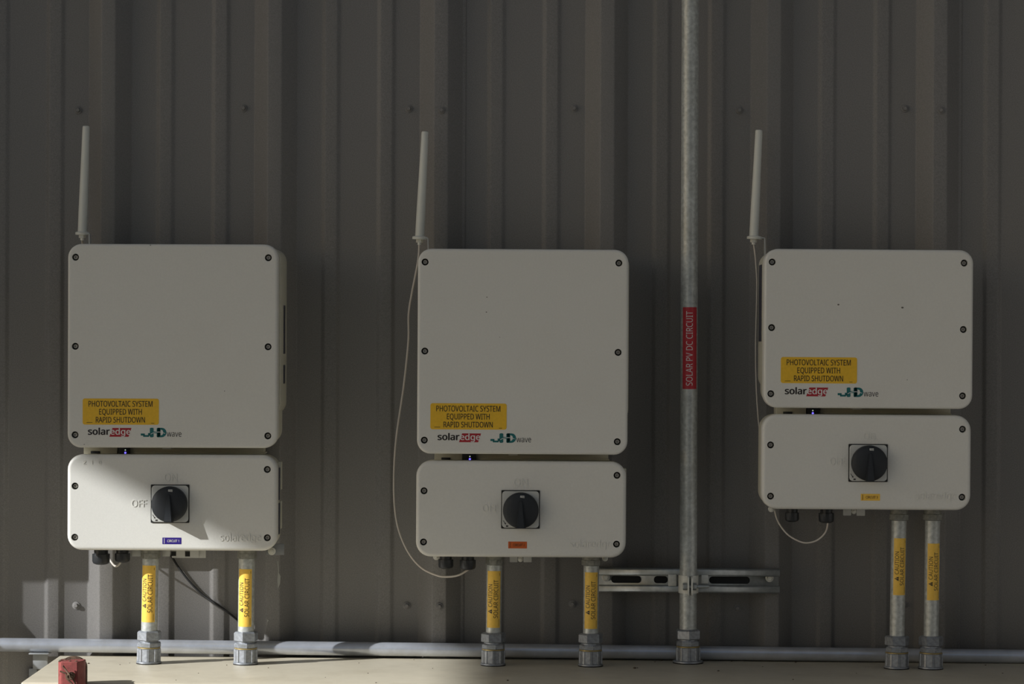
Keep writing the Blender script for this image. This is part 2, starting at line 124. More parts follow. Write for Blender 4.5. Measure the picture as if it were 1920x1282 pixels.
# ------------------------------------------------------------------ letter outlines (advance, vertices x1000, triangles)
GLYPHS = json.loads('''{"r ":[0.208,[],[]],"r0":[0.459,[419,287,417,221,409,163,395,112,376,70,349,37,316,12,276,-3,229,-8,170,1,122,27,86,70,60,129,44,201,39,287,44,373,58,446,83,504,119,547,167,573,229,581,287,573,335,547,372,504,399,446,414,373,110,287,113,215,121,156,137,111,159,78,190,59,229,52,268,59,298,78,320,110,336,156,345,215,348,287,345,359,336,417,320,463,298,495,268,515,229,521,190,515,159,495,137,463,121,417,113,359],[19,21,20,18,21,19,18,22,21,17,22,18,17,44,22,44,23,22,17,45,44,43,23,44,17,46,45,42,23,43,16,46,17,42,24,23,16,47,46,41,24,42,16,48,47,40,24,41,15,48,16,40,25,24,15,49,48,39,25,40,14,49,15,39,0,25,14,26,49,38,0,39,13,26,14,13,27,26,37,0,38,37,1,0,37,2,1,13,28,27,36,2,37,12,28,13,36,3,2,12,29,28,35,3,36,11,29,12,35,4,3,11,30,29,34,4,35,11,31,30,33,4,34,10,31,11,33,5,4,10,32,31,32,5,33,10,5,32,10,6,5,9,6,10,9,7,6,8,7,9]],"r1":[0.459,[285,0,216,0,216,400,216,422,216,439,217,455,217,470,218,484,219,499,207,487,196,477,184,467,169,455,108,405,71,452,226,573,285,573],[14,16,15,14,8,16,8,0,16,14,9,8,7,0,8,14,10,9,6,0,7,14,11,10,5,0,6,14,12,11,4,0,5,14,13,12,3,0,4,2,0,3,1,0,2]],"r2":[0.459,[417,0,38,0,38,59,188,210,228,251,261,287,287,320,306,353,318,387,322,424,315,466,294,496,261,514,221,520,181,517,147,506,115,489,83,466,45,513,68,531,94,548,122,561,153,572,186,578,221,581,270,576,313,562,347,540,372,510,388,472,394,428,389,385,375,344,353,305,324,267,288,227,247,185,128,67,128,64,417,64],[23,25,24,22,25,23,22,26,25,21,26,22,21,27,26,20,27,21,19,27,20,19,28,27,18,13,19,13,28,19,18,14,13,12,28,13,18,15,14,11,28,12,17,16,18,16,15,18,11,29,28,10,29,11,10,30,29,9,30,10,9,31,30,8,31,9,7,31,8,7,32,31,6,32,7,6,33,32,5,33,6,5,34,33,4,34,5,4,35,34,3,35,4,3,36,35,2,36,3,2,37,36,2,38,37,2,39,38,2,0,39,1,0,2]],"r3":[0.459,[395,439,392,403,381,372,363,347,340,326,310,311,277,302,277,298,337,283,379,255,405,214,413,163,407,116,390,74,360,40,318,14,263,-3,193,-8,150,-6,110,-1,72,8,36,23,36,89,74,73,114,61,155,54,194,51,260,59,305,81,331,117,339,164,335,197,320,223,297,242,265,255,226,263,179,265,123,265,123,326,180,326,223,329,259,339,286,356,307,377,319,404,323,434,316,471,295,498,262,516,219,521,190,520,164,515,140,508,117,498,96,487,75,473,39,521,73,544,115,563,163,576,218,581,296,571,352,540,384,495],[59,61,60,58,61,59,58,62,61,57,62,58,56,62,57,56,49,62,49,48,62,48,63,62,55,54,56,54,53,56,53,52,56,52,51,56,51,50,56,50,49,56,47,63,48,46,63,47,46,0,63,45,0,46,45,1,0,44,1,45,43,1,44,43,2,1,42,2,43,42,3,2,41,3,42,41,4,3,40,4,41,39,4,40,39,5,4,37,39,38,37,5,39,37,6,5,37,7,6,37,8,7,37,36,8,36,9,8,35,9,36,34,9,35,33,9,34,33,10,9,32,10,33,31,10,32,31,11,10,30,11,31,29,11,30,29,12,11,28,12,29,28,13,12,21,23,22,27,13,28,27,14,13,21,24,23,21,25,24,26,14,27,21,26,25,21,14,26,21,15,14,20,15,21,20,16,15,19,16,20,18,16,19,18,17,16]],"rA":[0.512,[437,0,368,177,141,177,73,0,0,0,224,575,289,575,512,0,282,415,279,424,274,438,269,455,263,473,259,489,255,500,251,484,247,468,242,452,238,438,234,425,230,415,165,241,346,241],[4,6,5,4,14,6,14,7,6,4,15,14,13,7,14,12,7,13,4,16,15,11,7,12,4,17,16,10,7,11,4,18,17,4,19,18,9,7,10,4,20,19,8,7,9,4,21,20,22,7,8,4,2,21,2,22,21,2,1,22,1,7,22,4,3,2,0,7,1]],"rC":[0.507,[323,517,280,513,241,502,206,482,178,456,155,423,139,383,129,337,125,286,131,220,147,164,175,117,213,83,262,62,322,55,359,57,394,62,427,69,460,78,460,15,427,5,393,-2,356,-7,312,-8,232,1,166,28,115,72,78,131,56,203,49,287,53,349,67,406,89,456,120,499,159,534,206,559,261,575,324,581,367,578,409,572,448,561,482,547,453,486,425,497,394,508,360,515],[36,38,37,36,39,38,35,39,36,35,40,39,35,41,40,34,41,35,34,45,41,45,44,41,44,43,41,43,42,41,33,1,34,1,0,34,0,45,34,33,2,1,33,3,2,32,3,33,32,4,3,31,4,32,31,5,4,31,6,5,30,6,31,30,7,6,29,7,30,29,8,7,28,8,29,28,9,8,28,10,9,27,10,28,27,11,10,26,11,27,26,12,11,26,13,12,17,19,18,25,13,26,16,19,17,25,14,13,15,19,16,14,19,15,25,19,14,24,19,25,24,20,19,24,21,20,23,21,24,23,22,21]],"rD":[0.585,[536,292,528,203,501,131,457,74,399,33,325,8,237,0,78,0,78,573,254,573,335,565,404,540,460,501,502,446,528,377,460,289,454,359,435,415,404,457,361,487,308,505,244,511,150,511,150,62,228,62,329,76,402,119,446,190],[7,22,8,22,9,8,22,10,9,22,11,10,22,21,11,21,12,11,7,23,22,20,12,21,19,12,20,19,13,12,18,13,19,17,13,18,17,14,13,16,14,17,16,0,14,15,0,16,15,1,0,27,1,15,27,2,1,26,2,27,26,3,2,25,3,26,24,3,25,24,4,3,7,24,23,7,4,24,7,5,4,7,6,5]],"rE":[0.446,[398,0,78,0,78,573,398,573,398,509,150,509,150,330,383,330,383,268,150,268,150,63,398,63],[1,5,2,5,3,2,5,4,3,1,6,5,1,9,6,9,7,6,9,8,7,1,10,9,1,11,10,1,0,11]],"rF":[0.416,[150,0,78,0,78,573,398,573,398,509,150,509,150,306,383,306,383,243,150,243],[1,5,2,5,3,2,5,4,3,1,6,5,1,9,6,9,7,6,9,8,7,1,0,9]],"rH":[0.594,[516,0,443,0,443,267,150,267,150,0,78,0,78,573,150,573,150,330,443,330,443,573,516,573],[5,7,6,5,8,7,9,11,10,9,0,11,5,3,8,3,9,8,3,2,9,2,0,9,5,4,3,1,0,2]],"rI":[0.272,[239,0,32,0,32,42,99,57,99,515,32,531,32,573,239,573,239,531,172,515,172,57,239,42],[5,7,6,5,8,7,4,8,5,4,9,8,3,9,4,3,10,9,2,10,3,2,11,10,1,11,2,1,0,11]],"rL":[0.42,[78,0,78,573,150,573,150,64,400,64,400,0],[0,2,1,0,3,2,0,4,3,0,5,4]],"rM":[0.727,[330,0,142,502,139,502,140,484,142,461,143,435,144,407,144,377,144,347,144,0,78,0,78,573,184,573,361,103,364,103,544,573,650,573,650,0,578,0,578,352,578,380,579,408,580,435,581,460,583,482,584,501,581,501,390,0],[10,2,11,2,12,11,2,1,12,1,13,12,14,26,15,26,16,15,26,25,16,25,17,16,10,3,2,0,13,1,14,27,26,24,17,25,10,4,3,23,17,24,10,5,4,22,17,23,10,6,5,21,17,22,20,17,21,10,7,6,19,17,20,10,8,7,18,17,19,10,9,8,0,14,13,0,27,14]],"rN":[0.609,[532,0,447,0,141,476,138,476,139,455,141,432,142,406,143,378,144,349,144,320,144,0,78,0,78,573,161,573,467,99,470,99,469,115,468,137,467,164,466,193,465,223,464,249,464,573,532,573],[11,3,12,3,13,12,3,2,13,2,14,13,21,23,22,21,0,23,11,4,3,1,14,2,11,5,4,11,6,5,11,7,6,11,8,7,11,9,8,11,10,9,20,0,21,19,0,20,18,0,19,17,0,18,16,0,17,15,0,16,1,15,14,1,0,15]],"rO":[0.626,[577,287,573,224,561,166,540,116,510,73,473,38,428,13,375,-3,314,-8,251,-3,196,13,151,39,114,73,85,116,65,167,53,224,49,288,56,370,78,442,114,500,166,545,232,572,314,581,393,572,459,545,510,501,547,442,570,370,125,287,130,220,145,163,171,117,207,83,255,62,314,55,373,62,420,83,456,117,481,163,496,220,501,287,490,384,456,457,398,503,314,518,255,511,207,490,171,457,145,411,130,354],[21,23,22,21,24,23,20,24,21,20,25,24,19,44,20,44,25,20,19,45,44,43,25,44,19,46,45,42,25,43,42,26,25,18,46,19,18,47,46,18,48,47,41,26,42,41,27,26,17,48,18,17,49,48,40,27,41,16,49,17,40,0,27,16,28,49,15,28,16,15,29,28,39,0,40,39,1,0,14,29,15,39,2,1,14,30,29,38,2,39,13,30,14,38,3,2,13,31,30,37,3,38,36,3,37,13,32,31,12,32,13,36,4,3,12,33,32,35,4,36,11,33,12,35,5,4,11,34,33,34,5,35,11,5,34,10,5,11,10,6,5,9,6,10,9,7,6,8,7,9]],"rP":[0.485,[229,573,326,562,393,528,431,475,444,404,441,370,433,336,417,306,395,278,364,255,324,238,275,227,216,223,150,223,150,0,78,0,78,573,223,511,150,511,150,285,208,285,258,288,298,296,330,311,352,334,365,363,370,401,361,449,334,484,289,504],[15,18,16,18,0,16,18,1,0,18,2,1,18,17,2,17,29,2,29,3,2,15,19,18,28,3,29,27,3,28,27,4,3,26,4,27,26,5,4,25,5,26,25,6,5,24,6,25,24,7,6,23,7,24,22,7,23,22,8,7,21,8,22,20,8,21,15,13,19,13,20,19,13,8,20,13,9,8,13,10,9,13,11,10,13,12,11,15,14,13]],"rQ":[0.626,[577,287,573,221,559,160,535,108,503,64,461,30,411,6,548,-136,444,-136,334,-7,329,-7,324,-8,318,-8,314,-8,251,-3,196,13,151,39,114,73,85,116,65,167,53,224,49,288,56,370,78,442,114,500,166,545,232,572,314,581,393,572,459,545,510,501,547,442,570,370,125,287,130,220,145,163,171,117,207,83,255,62,314,55,373,62,420,83,456,117,481,163,496,220,501,287,490,384,456,457,398,503,314,518,255,511,207,490,171,457,145,411,130,354],[26,28,27,26,29,28,25,29,26,25,30,29,24,49,25,49,30,25,24,50,49,48,30,49,24,51,50,47,30,48,47,31,30,23,51,24,23,52,51,23,53,52,46,31,47,46,32,31,22,53,23,22,54,53,45,32,46,21,54,22,45,0,32,21,33,54,20,33,21,20,34,33,44,0,45,44,1,0,19,34,20,44,2,1,19,35,34,43,2,44,18,35,19,18,36,35,42,2,43,42,3,2,41,3,42,18,37,36,17,37,18,41,4,3,17,38,37,40,4,41,16,38,17,40,5,4,16,39,38,39,5,40,16,5,39,15,5,16,15,6,5,14,6,15,14,9,6,9,7,6,13,10,14,10,9,14,8,7,9,13,11,10,13,12,11]],"rR":[0.499,[236,573,301,568,353,555,393,532,422,500,439,460,444,410,440,368,427,334,408,306,385,285,358,269,330,257,487,0,403,0,264,237,150,237,150,0,78,0,78,573,232,510,150,510,150,298,236,298,296,304,338,325,362,359,370,407,366,440,355,467,336,486,310,500,275,507],[18,21,19,21,0,19,21,1,0,21,2,1,21,3,2,21,20,3,20,4,3,18,22,21,32,4,20,31,4,32,31,5,4,30,5,31,29,5,30,28,5,29,28,6,5,27,6,28,27,7,6,26,7,27,26,8,7,25,8,26,25,9,8,24,9,25,24,10,9,23,10,24,18,16,22,16,23,22,16,10,23,16,11,10,16,12,11,16,15,12,15,13,12,18,17,16,14,13,15]],"rS":[0.44,[403,153,396,106,378,66,348,35,307,11,257,-3,198,-8,167,-7,137,-5,109,-1,83,4,61,11,41,19,41,88,73,76,113,65,156,57,201,55,240,57,273,66,298,79,316,98,327,120,330,147,327,173,318,194,302,213,277,230,242,247,196,265,161,279,131,294,106,311,85,330,69,351,57,375,50,403,48,435,54,477,71,513,99,542,136,563,180,576,231,581,276,578,318,572,355,562,389,549,366,487,336,499,302,508,266,515,229,517,196,515,169,507,148,494,133,478,124,457,121,434,124,407,133,386,149,367,172,351,204,335,246,318,293,299,332,279,362,255,385,228,398,194],[42,44,43,42,45,44,41,45,42,41,46,45,40,46,41,40,47,46,40,51,47,51,50,47,50,49,47,49,48,47,39,52,40,52,51,40,39,53,52,39,54,53,38,54,39,38,55,54,38,56,55,38,57,56,37,57,38,37,58,57,36,58,37,36,59,58,36,60,59,35,60,36,35,61,60,34,61,35,34,62,61,34,63,62,33,63,34,33,64,63,32,64,33,32,65,64,31,65,32,31,66,65,30,66,31,29,66,30,29,67,66,28,67,29,28,68,67,27,68,28,26,68,27,26,69,68,25,69,26,25,0,69,24,0,25,23,0,24,23,1,0,22,1,23,21,1,22,21,2,1,20,2,21,12,14,13,19,2,20,12,15,14,19,3,2,18,3,19,12,16,15,17,3,18,12,17,16,12,3,17,12,4,3,11,4,12,11,5,4,10,5,11,9,5,10,8,5,9,8,6,5,7,6,8]],"rT":[0.446,[259,0,187,0,187,509,8,509,8,573,437,573,437,509,259,509],[3,5,4,3,6,5,2,6,3,1,7,2,7,6,2,1,0,7]],"rU":[0.586,[513,202,507,146,489,95,459,52,416,20,360,-1,290,-8,196,7,128,50,86,118,72,204,72,573,144,573,144,201,154,139,182,93,228,64,294,55,342,59,379,73,407,96,427,126,438,161,442,202,442,573,513,573],[10,12,11,10,13,12,23,25,24,23,0,25,9,13,10,22,0,23,22,1,0,9,14,13,21,1,22,21,2,1,9,15,14,20,2,21,8,15,9,19,2,20,19,3,2,8,16,15,18,3,19,8,17,16,17,3,18,8,3,17,8,4,3,7,4,8,7,5,4,6,5,7]],"rV":[0.481,[481,573,277,0,204,0,0,573,75,573,204,205,213,182,220,160,226,139,231,119,236,100,241,80,245,100,250,119,255,140,262,161,269,183,277,207,405,573],[2,4,3,2,5,4,17,0,18,17,1,0,16,1,17,2,6,5,15,1,16,2,7,6,14,1,15,2,8,7,13,1,14,2,9,8,12,1,13,2,10,9,11,1,12,2,11,10,2,1,11]],"rW":[0.746,[735,573,583,0,510,0,399,375,394,392,389,410,384,427,380,443,376,458,373,471,371,481,370,488,369,481,367,471,364,458,361,443,357,427,352,409,348,391,342,373,234,0,161,0,10,573,85,573,174,223,179,205,183,186,187,169,190,151,194,134,196,118,199,102,201,87,204,103,206,119,210,137,213,154,218,173,222,191,227,209,232,227,333,573,407,573,512,225,518,206,523,187,527,169,532,151,535,133,538,117,541,101,544,87,547,107,550,129,555,151,560,175,566,199,572,224,660,573],[21,23,22,21,24,23,40,42,41,40,11,42,11,43,42,57,0,58,57,1,0,40,12,11,10,43,11,40,13,12,9,43,10,40,14,13,8,43,9,40,15,14,7,43,8,40,16,15,6,43,7,5,43,6,40,17,16,4,43,5,40,18,17,3,43,4,40,19,18,2,43,3,40,20,19,39,20,40,2,44,43,56,1,57,21,25,24,38,20,39,2,45,44,21,26,25,55,1,56,37,20,38,2,46,45,21,27,26,54,1,55,36,20,37,2,47,46,21,28,27,35,20,36,53,1,54,21,29,28,2,48,47,34,20,35,21,30,29,2,49,48,52,1,53,33,20,34,21,31,30,2,50,49,51,1,52,32,20,33,21,32,31,2,51,50,21,20,32,2,1,51]],"rY":[0.454,[227,291,376,573,454,573,263,222,263,0,191,0,191,219,0,573,79,573],[6,8,7,6,0,8,0,2,1,0,3,2,6,3,0,6,4,3,5,4,6]],"ra":[0.45,[231,437,299,428,347,403,376,358,385,293,385,0,334,0,320,61,317,61,298,40,279,22,258,9,234,-1,206,-6,172,-8,136,-5,103,6,75,23,55,48,41,80,37,119,50,176,87,219,152,245,243,257,316,259,316,285,310,330,293,359,265,375,227,380,194,378,163,370,133,359,106,347,84,400,115,414,151,426,190,434,252,208,184,200,141,182,118,155,110,119,115,87,132,66,157,53,188,49,238,56,279,79,306,117,315,172,315,210],[38,1,0,37,1,38,37,2,1,36,2,37,35,2,36,35,29,2,29,3,2,34,33,35,33,32,35,32,31,35,31,30,35,30,29,35,28,3,29,27,3,28,27,4,3,26,4,27,26,5,4,25,5,26,24,52,25,52,5,25,23,52,24,22,52,23,21,40,22,40,39,22,39,52,22,51,5,52,21,41,40,21,42,41,20,42,21,50,5,51,20,43,42,19,43,20,19,44,43,49,7,50,7,5,50,19,45,44,18,45,19,48,8,49,8,7,49,18,46,45,48,9,8,6,5,7,47,9,48,18,47,46,18,9,47,17,9,18,17,10,9,16,10,17,16,11,10,16,12,11,15,12,16,15,13,12,14,13,15]],"rd":[0.493,[221,-8,148,6,92,48,56,117,44,214,56,311,93,381,149,424,221,438,253,436,280,429,303,420,323,407,340,391,354,374,359,374,358,387,356,405,355,424,354,438,354,609,425,609,425,0,368,0,358,58,354,58,340,40,323,24,303,11,279,1,252,-6,232,51,290,60,328,88,348,135,355,200,355,213,349,284,329,336,291,369,231,379,181,368,146,334,124,281,117,213,124,144,146,93,181,61],[19,21,20,19,22,21,7,9,8,18,22,19,7,10,9,7,11,10,6,11,7,17,22,18,6,12,11,6,13,12,16,22,17,6,40,13,40,14,13,15,22,16,5,41,6,41,40,6,39,14,40,39,15,14,39,38,15,38,37,15,37,22,15,5,42,41,5,43,42,4,43,5,36,22,37,4,44,43,3,44,4,35,22,36,3,45,44,34,22,35,3,46,45,33,22,34,2,46,3,2,47,46,32,24,33,24,22,33,2,31,47,31,25,32,25,24,32,31,26,25,23,22,24,2,26,31,1,26,2,1,27,26,1,28,27,1,29,28,0,29,1,0,30,29]],"re":[0.452,[234,438,286,432,329,414,364,385,390,346,406,299,411,244,411,201,117,201,127,137,154,90,197,62,254,52,293,54,327,60,359,69,392,82,392,20,359,8,327,-1,292,-6,251,-8,194,-2,143,17,101,48,70,91,51,146,44,212,50,277,68,333,96,378,134,411,181,431,233,380,188,372,154,348,130,309,119,257,338,257,335,292,326,322,312,346,292,364,266,376],[32,1,0,32,2,1,31,2,32,31,3,2,30,3,31,30,33,3,33,43,3,43,4,3,30,34,33,29,34,30,42,4,43,29,35,34,41,4,42,29,36,35,41,5,4,40,5,41,28,36,29,39,5,40,28,37,36,39,6,5,38,6,39,27,37,28,27,38,37,27,6,38,27,7,6,26,8,27,8,7,27,26,9,8,25,9,26,25,10,9,24,10,25,24,11,10,15,17,16,14,17,15,24,12,11,13,17,14,12,17,13,24,17,12,23,17,24,23,18,17,22,18,23,22,19,18,22,20,19,21,20,22]],"rg":[0.493,[221,438,261,434,297,422,329,402,355,373,359,373,369,430,425,430,425,-7,420,-63,404,-109,378,-146,341,-172,293,-187,233,-192,188,-191,147,-186,110,-177,78,-165,78,-100,111,-114,149,-125,191,-132,237,-134,286,-126,324,-101,347,-63,355,-13,355,4,355,16,356,32,357,47,358,57,354,57,329,28,299,8,263,-4,221,-8,147,7,91,51,56,121,44,214,56,306,91,377,147,423,230,379,197,374,169,359,147,336,130,303,120,262,117,213,124,143,146,92,182,60,232,50,262,52,288,58,309,69,326,85,340,105,349,131,354,161,356,197,356,214,353,267,343,309,326,340,302,362,270,374],[44,1,0,44,2,1,5,7,6,5,8,7,43,2,44,43,3,2,43,45,3,45,4,3,43,46,45,69,4,45,42,46,43,68,4,69,42,47,46,68,5,4,68,67,5,67,66,5,66,8,5,42,48,47,42,49,48,65,8,66,41,49,42,41,50,49,64,8,65,41,51,50,40,51,41,63,8,64,40,52,51,62,8,63,61,8,62,40,53,52,60,8,61,39,53,40,59,32,60,32,8,60,39,54,53,58,32,59,57,32,58,39,55,54,56,33,57,33,32,57,56,34,33,31,8,32,55,34,56,38,55,39,38,34,55,30,8,31,29,8,30,38,35,34,28,8,29,38,36,35,37,36,38,27,8,28,27,9,8,26,9,27,25,9,26,25,10,9,18,20,19,24,10,25,24,11,10,18,21,20,18,22,21,23,11,24,18,23,22,18,11,23,18,12,11,17,12,18,17,13,12,16,13,17,15,13,16,15,14,13]],"rl":[0.207,[139,0,68,0,68,609,139,609],[1,3,2,1,0,3]],"ro":[0.485,[442,216,438,165,428,121,411,82,388,51,359,25,324,7,285,-4,241,-8,200,-4,163,7,129,25,100,51,77,82,59,121,48,165,44,216,50,282,68,336,97,380,137,412,186,431,244,438,299,431,347,412,387,380,417,336,436,282,117,216,120,169,130,128,147,95,172,71,203,56,243,51,282,56,314,71,339,95,356,128,366,169,369,216,365,263,355,303,338,335,314,359,282,374,242,379,185,368,147,335,124,284],[21,23,22,20,23,21,20,24,23,19,24,20,19,25,24,18,47,19,47,46,19,46,25,19,46,45,25,45,26,25,44,26,45,18,48,47,43,26,44,17,48,18,43,27,26,17,49,48,42,27,43,41,27,42,17,28,49,16,28,17,41,0,27,40,0,41,15,28,16,15,29,28,39,0,40,39,1,0,15,30,29,38,1,39,14,30,15,38,2,1,14,31,30,37,2,38,13,31,14,37,3,2,13,32,31,36,3,37,12,32,13,36,4,3,12,33,32,35,4,36,12,34,33,34,4,35,11,34,12,11,4,34,11,5,4,10,5,11,10,6,5,9,6,10,9,7,6,8,7,9]],"rr":[0.331,[269,438,281,438,295,437,308,435,319,433,310,368,299,370,287,372,275,373,264,374,240,371,217,363,195,351,176,334,161,313,149,289,141,261,139,229,139,0,68,0,68,430,126,430,134,351,137,351,152,374,170,395,191,413,214,426,240,435],[28,1,0,28,2,1,28,3,2,28,4,3,27,4,28,27,5,4,19,21,20,19,22,21,26,5,27,25,6,26,6,5,26,24,9,25,9,8,25,8,7,25,7,6,25,23,10,24,10,9,24,23,11,10,23,12,11,19,23,22,19,15,23,15,14,23,14,13,23,13,12,23,19,16,15,19,17,16,19,18,17]],"rs":[0.384,[348,119,343,80,327,49,302,24,268,6,226,-4,176,-8,135,-6,99,-1,68,8,42,19,42,83,70,71,104,60,141,52,178,49,224,53,256,66,274,86,280,112,278,128,271,141,259,154,239,167,212,180,174,196,135,212,103,228,76,245,57,266,45,292,41,324,52,372,85,408,137,430,202,438,240,436,275,430,308,421,339,409,315,353,287,363,258,372,228,378,197,380,159,377,131,366,114,350,108,328,111,312,119,298,133,286,154,274,182,261,219,246,257,231,289,215,314,197,333,176,344,150],[34,36,35,34,37,36,33,37,34,33,38,37,33,39,38,33,42,39,42,41,39,41,40,39,32,44,33,44,43,33,43,42,33,32,45,44,32,46,45,31,46,32,31,47,46,31,48,47,31,49,48,30,49,31,30,50,49,30,51,50,29,51,30,29,52,51,29,53,52,28,53,29,28,54,53,28,55,54,27,55,28,27,56,55,26,56,27,26,57,56,25,57,26,25,58,57,24,58,25,23,58,24,23,59,58,22,59,23,21,59,22,21,0,59,20,0,21,19,0,20,19,1,0,18,1,19,17,1,18,10,12,11,17,2,1,10,13,12,16,2,17,10,14,13,15,2,16,10,15,14,10,2,15,10,3,2,10,4,3,9,4,10,8,4,9,8,5,4,7,5,8,7,6,5]],"rv":[0.407,[163,0,0,430,75,430,167,176,173,158,180,137,187,116,193,96,198,78,201,63,204,63,208,78,214,96,220,117,227,138,234,158,241,176,332,430,407,430,244,0],[0,2,1,0,3,2,16,18,17,16,19,18,0,4,3,15,19,16,14,19,15,0,5,4,13,19,14,0,6,5,12,19,13,0,7,6,11,19,12,0,8,7,10,19,11,0,9,8,0,10,9,0,19,10]],"rw":[0.63,[346,243,341,260,336,276,331,292,328,308,324,322,321,335,318,347,316,357,313,357,311,347,308,335,305,322,302,307,298,292,294,275,289,259,284,242,207,1,127,1,9,431,82,431,141,201,147,178,153,154,158,131,163,109,167,90,169,73,172,73,175,84,178,97,181,112,185,128,189,144,193,160,197,175,201,188,277,431,354,431,428,188,434,169,440,149,446,129,451,109,455,90,457,74,460,74,463,89,466,108,471,129,477,153,483,177,489,201,549,431,621,431,502,1,419,1],[19,21,20,19,22,21,37,39,38,37,9,39,9,8,39,8,40,39,53,55,54,53,56,55,37,10,9,7,40,8,37,11,10,6,40,7,37,12,11,5,40,6,4,40,5,37,13,12,3,40,4,37,14,13,2,40,3,37,15,14,1,40,2,37,16,15,0,40,1,37,17,16,57,40,0,37,18,17,19,23,22,52,56,53,36,18,37,57,41,40,19,24,23,51,56,52,35,18,36,57,42,41,34,18,35,19,25,24,50,56,51,57,43,42,33,18,34,19,26,25,49,56,50,57,44,43,32,18,33,31,18,32,19,27,26,57,45,44,48,56,49,30,18,31,57,46,45,19,28,27,47,56,48,29,18,30,57,47,46,57,56,47,19,29,28,19,18,29]]}''')
# ------------------------------------------------------------------ mesh helpers
def link(name, me, m, parent=None, kind=None, label=None):
    o = bpy.data.objects.new(name, me); C.objects.link(o)
    if m is not None and len(me.materials) == 0: me.materials.append(m)
    if parent is not None: o.parent = parent
    if kind: o['kind'] = kind
    if label: o['label'] = label
    return o
def fin(bm, ang=35, weld=True):
    if weld: bmesh.ops.remove_doubles(bm, verts=bm.verts, dist=1e-6)
    bmesh.ops.recalc_face_normals(bm, faces=bm.faces)
    me = bpy.data.meshes.new('mesh'); bm.to_mesh(me); bm.free()
    me.shade_smooth(); me.set_sharp_from_angle(angle=math.radians(ang))
    return me
def thing(name, label, cat, loc, ry=0.0, group=None):
    o = bpy.data.objects.new(name, None); C.objects.link(o); o.empty_display_size = 0.05
    o.location = loc; o.rotation_euler = (0, ry, 0); o['label'] = label; o['category'] = cat
    if group: o['group'] = group
    return o
def tag(o, label, cat, group=None):
    o['label'] = label; o['category'] = cat
    if group: o['group'] = group
    return o
def box(bm, x0, x1, d0, d1, z0, z1, bev=0.0, seg=2):
    """axis box: x range, distance-from-wall range (y = -d), z range"""
    vs = [bm.verts.new((x, -d, z)) for x in (x0, x1) for d in (d0, d1) for z in (z0, z1)]
    q = [(0, 1, 3, 2), (4, 6, 7, 5), (0, 4, 5, 1), (2, 3, 7, 6), (0, 2, 6, 4), (1, 5, 7, 3)]
    fs = [bm.faces.new([vs[i] for i in f]) for f in q]
    if bev > 0:
        es = set(e for f in fs for e in f.edges)
        bmesh.ops.recalc_face_normals(bm, faces=fs)
        bmesh.ops.bevel(bm, geom=list(es), offset=bev, segments=seg, affect='EDGES', profile=0.5)
def lathe(bm, prof, n=24, mtx=None, phase=0.0, cap0=True, cap1=True):
    mtx = mtx or Matrix()
    rings = []
    for r, z in prof:
        rings.append([bm.verts.new(mtx @ Vector((r * math.cos(phase + 2 * math.pi * i / n), r * math.sin(phase + 2 * math.pi * i / n), z))) for i in range(n)])
    for a, b in zip(rings, rings[1:]):
        for i in range(n):
            j = (i + 1) % n
            bm.faces.new((a[i], a[j], b[j], b[i]))
    if cap0: bm.faces.new(list(reversed(rings[0])))
    if cap1: bm.faces.new(rings[-1])
OUT = Matrix.Rotation(math.pi / 2, 4, 'X')   # local z -> out from wall (-y)
def at(x, d, z): return Matrix.Translation((x, -d, z))
def tube(bm, pts, r, n=10, caps=True):
    pts = [Vector(p) for p in pts]; rings = []
    t0 = (pts[1] - pts[0]).normalized()
    up = Vector((0, 0, 1)) if abs(t0.z) < 0.9 else Vector((1, 0, 0))
    u = t0.cross(up).normalized()
    for i, p in enumerate(pts):
        t = (pts[min(i + 1, len(pts) - 1)] - pts[max(i - 1, 0)]).normalized()
        u = (u - t * u.dot(t)).normalized(); v = t.cross(u)
        rr = r[i] if isinstance(r, (list, tuple)) else r
        rings.append([bm.verts.new(p + (u * math.cos(2 * math.pi * k / n) + v * math.sin(2 * math.pi * k / n)) * rr) for k in range(n)])
    for a, b in zip(rings, rings[1:]):
        for k in range(n):
            j = (k + 1) % n
            bm.faces.new((a[k], a[j], b[j], b[k]))
    if caps: bm.faces.new(list(reversed(rings[0]))); bm.faces.new(rings[-1])
def spline(pts, per=8):
    pts = [Vector(p) for p in pts]; out = []
    for i in range(len(pts) - 1):
        p0, p1, p2, p3 = pts[max(i - 1, 0)], pts[i], pts[i + 1], pts[min(i + 2, len(pts) - 1)]
        for k in range(per):
            t = k / per
            out.append(0.5 * ((2 * p1) + (p2 - p0) * t + (2 * p0 - 5 * p1 + 4 * p2 - p3) * t * t + (3 * p1 - p0 - 3 * p2 + p3) * t ** 3))
    out.append(pts[-1]); return out
def rrect(x0, x1, z0, z1, r, n=8):
    r = max(r, 1e-4); p = []
    for cx, cz, a in ((x1 - r, z1 - r, 0), (x0 + r, z1 - r, 90), (x0 + r, z0 + r, 180), (x1 - r, z0 + r, 270)):
        for k in range(n + 1):
            t = math.radians(a + 90 * k / n); p.append((cx + r * math.cos(t), cz + r * math.sin(t)))
    return p
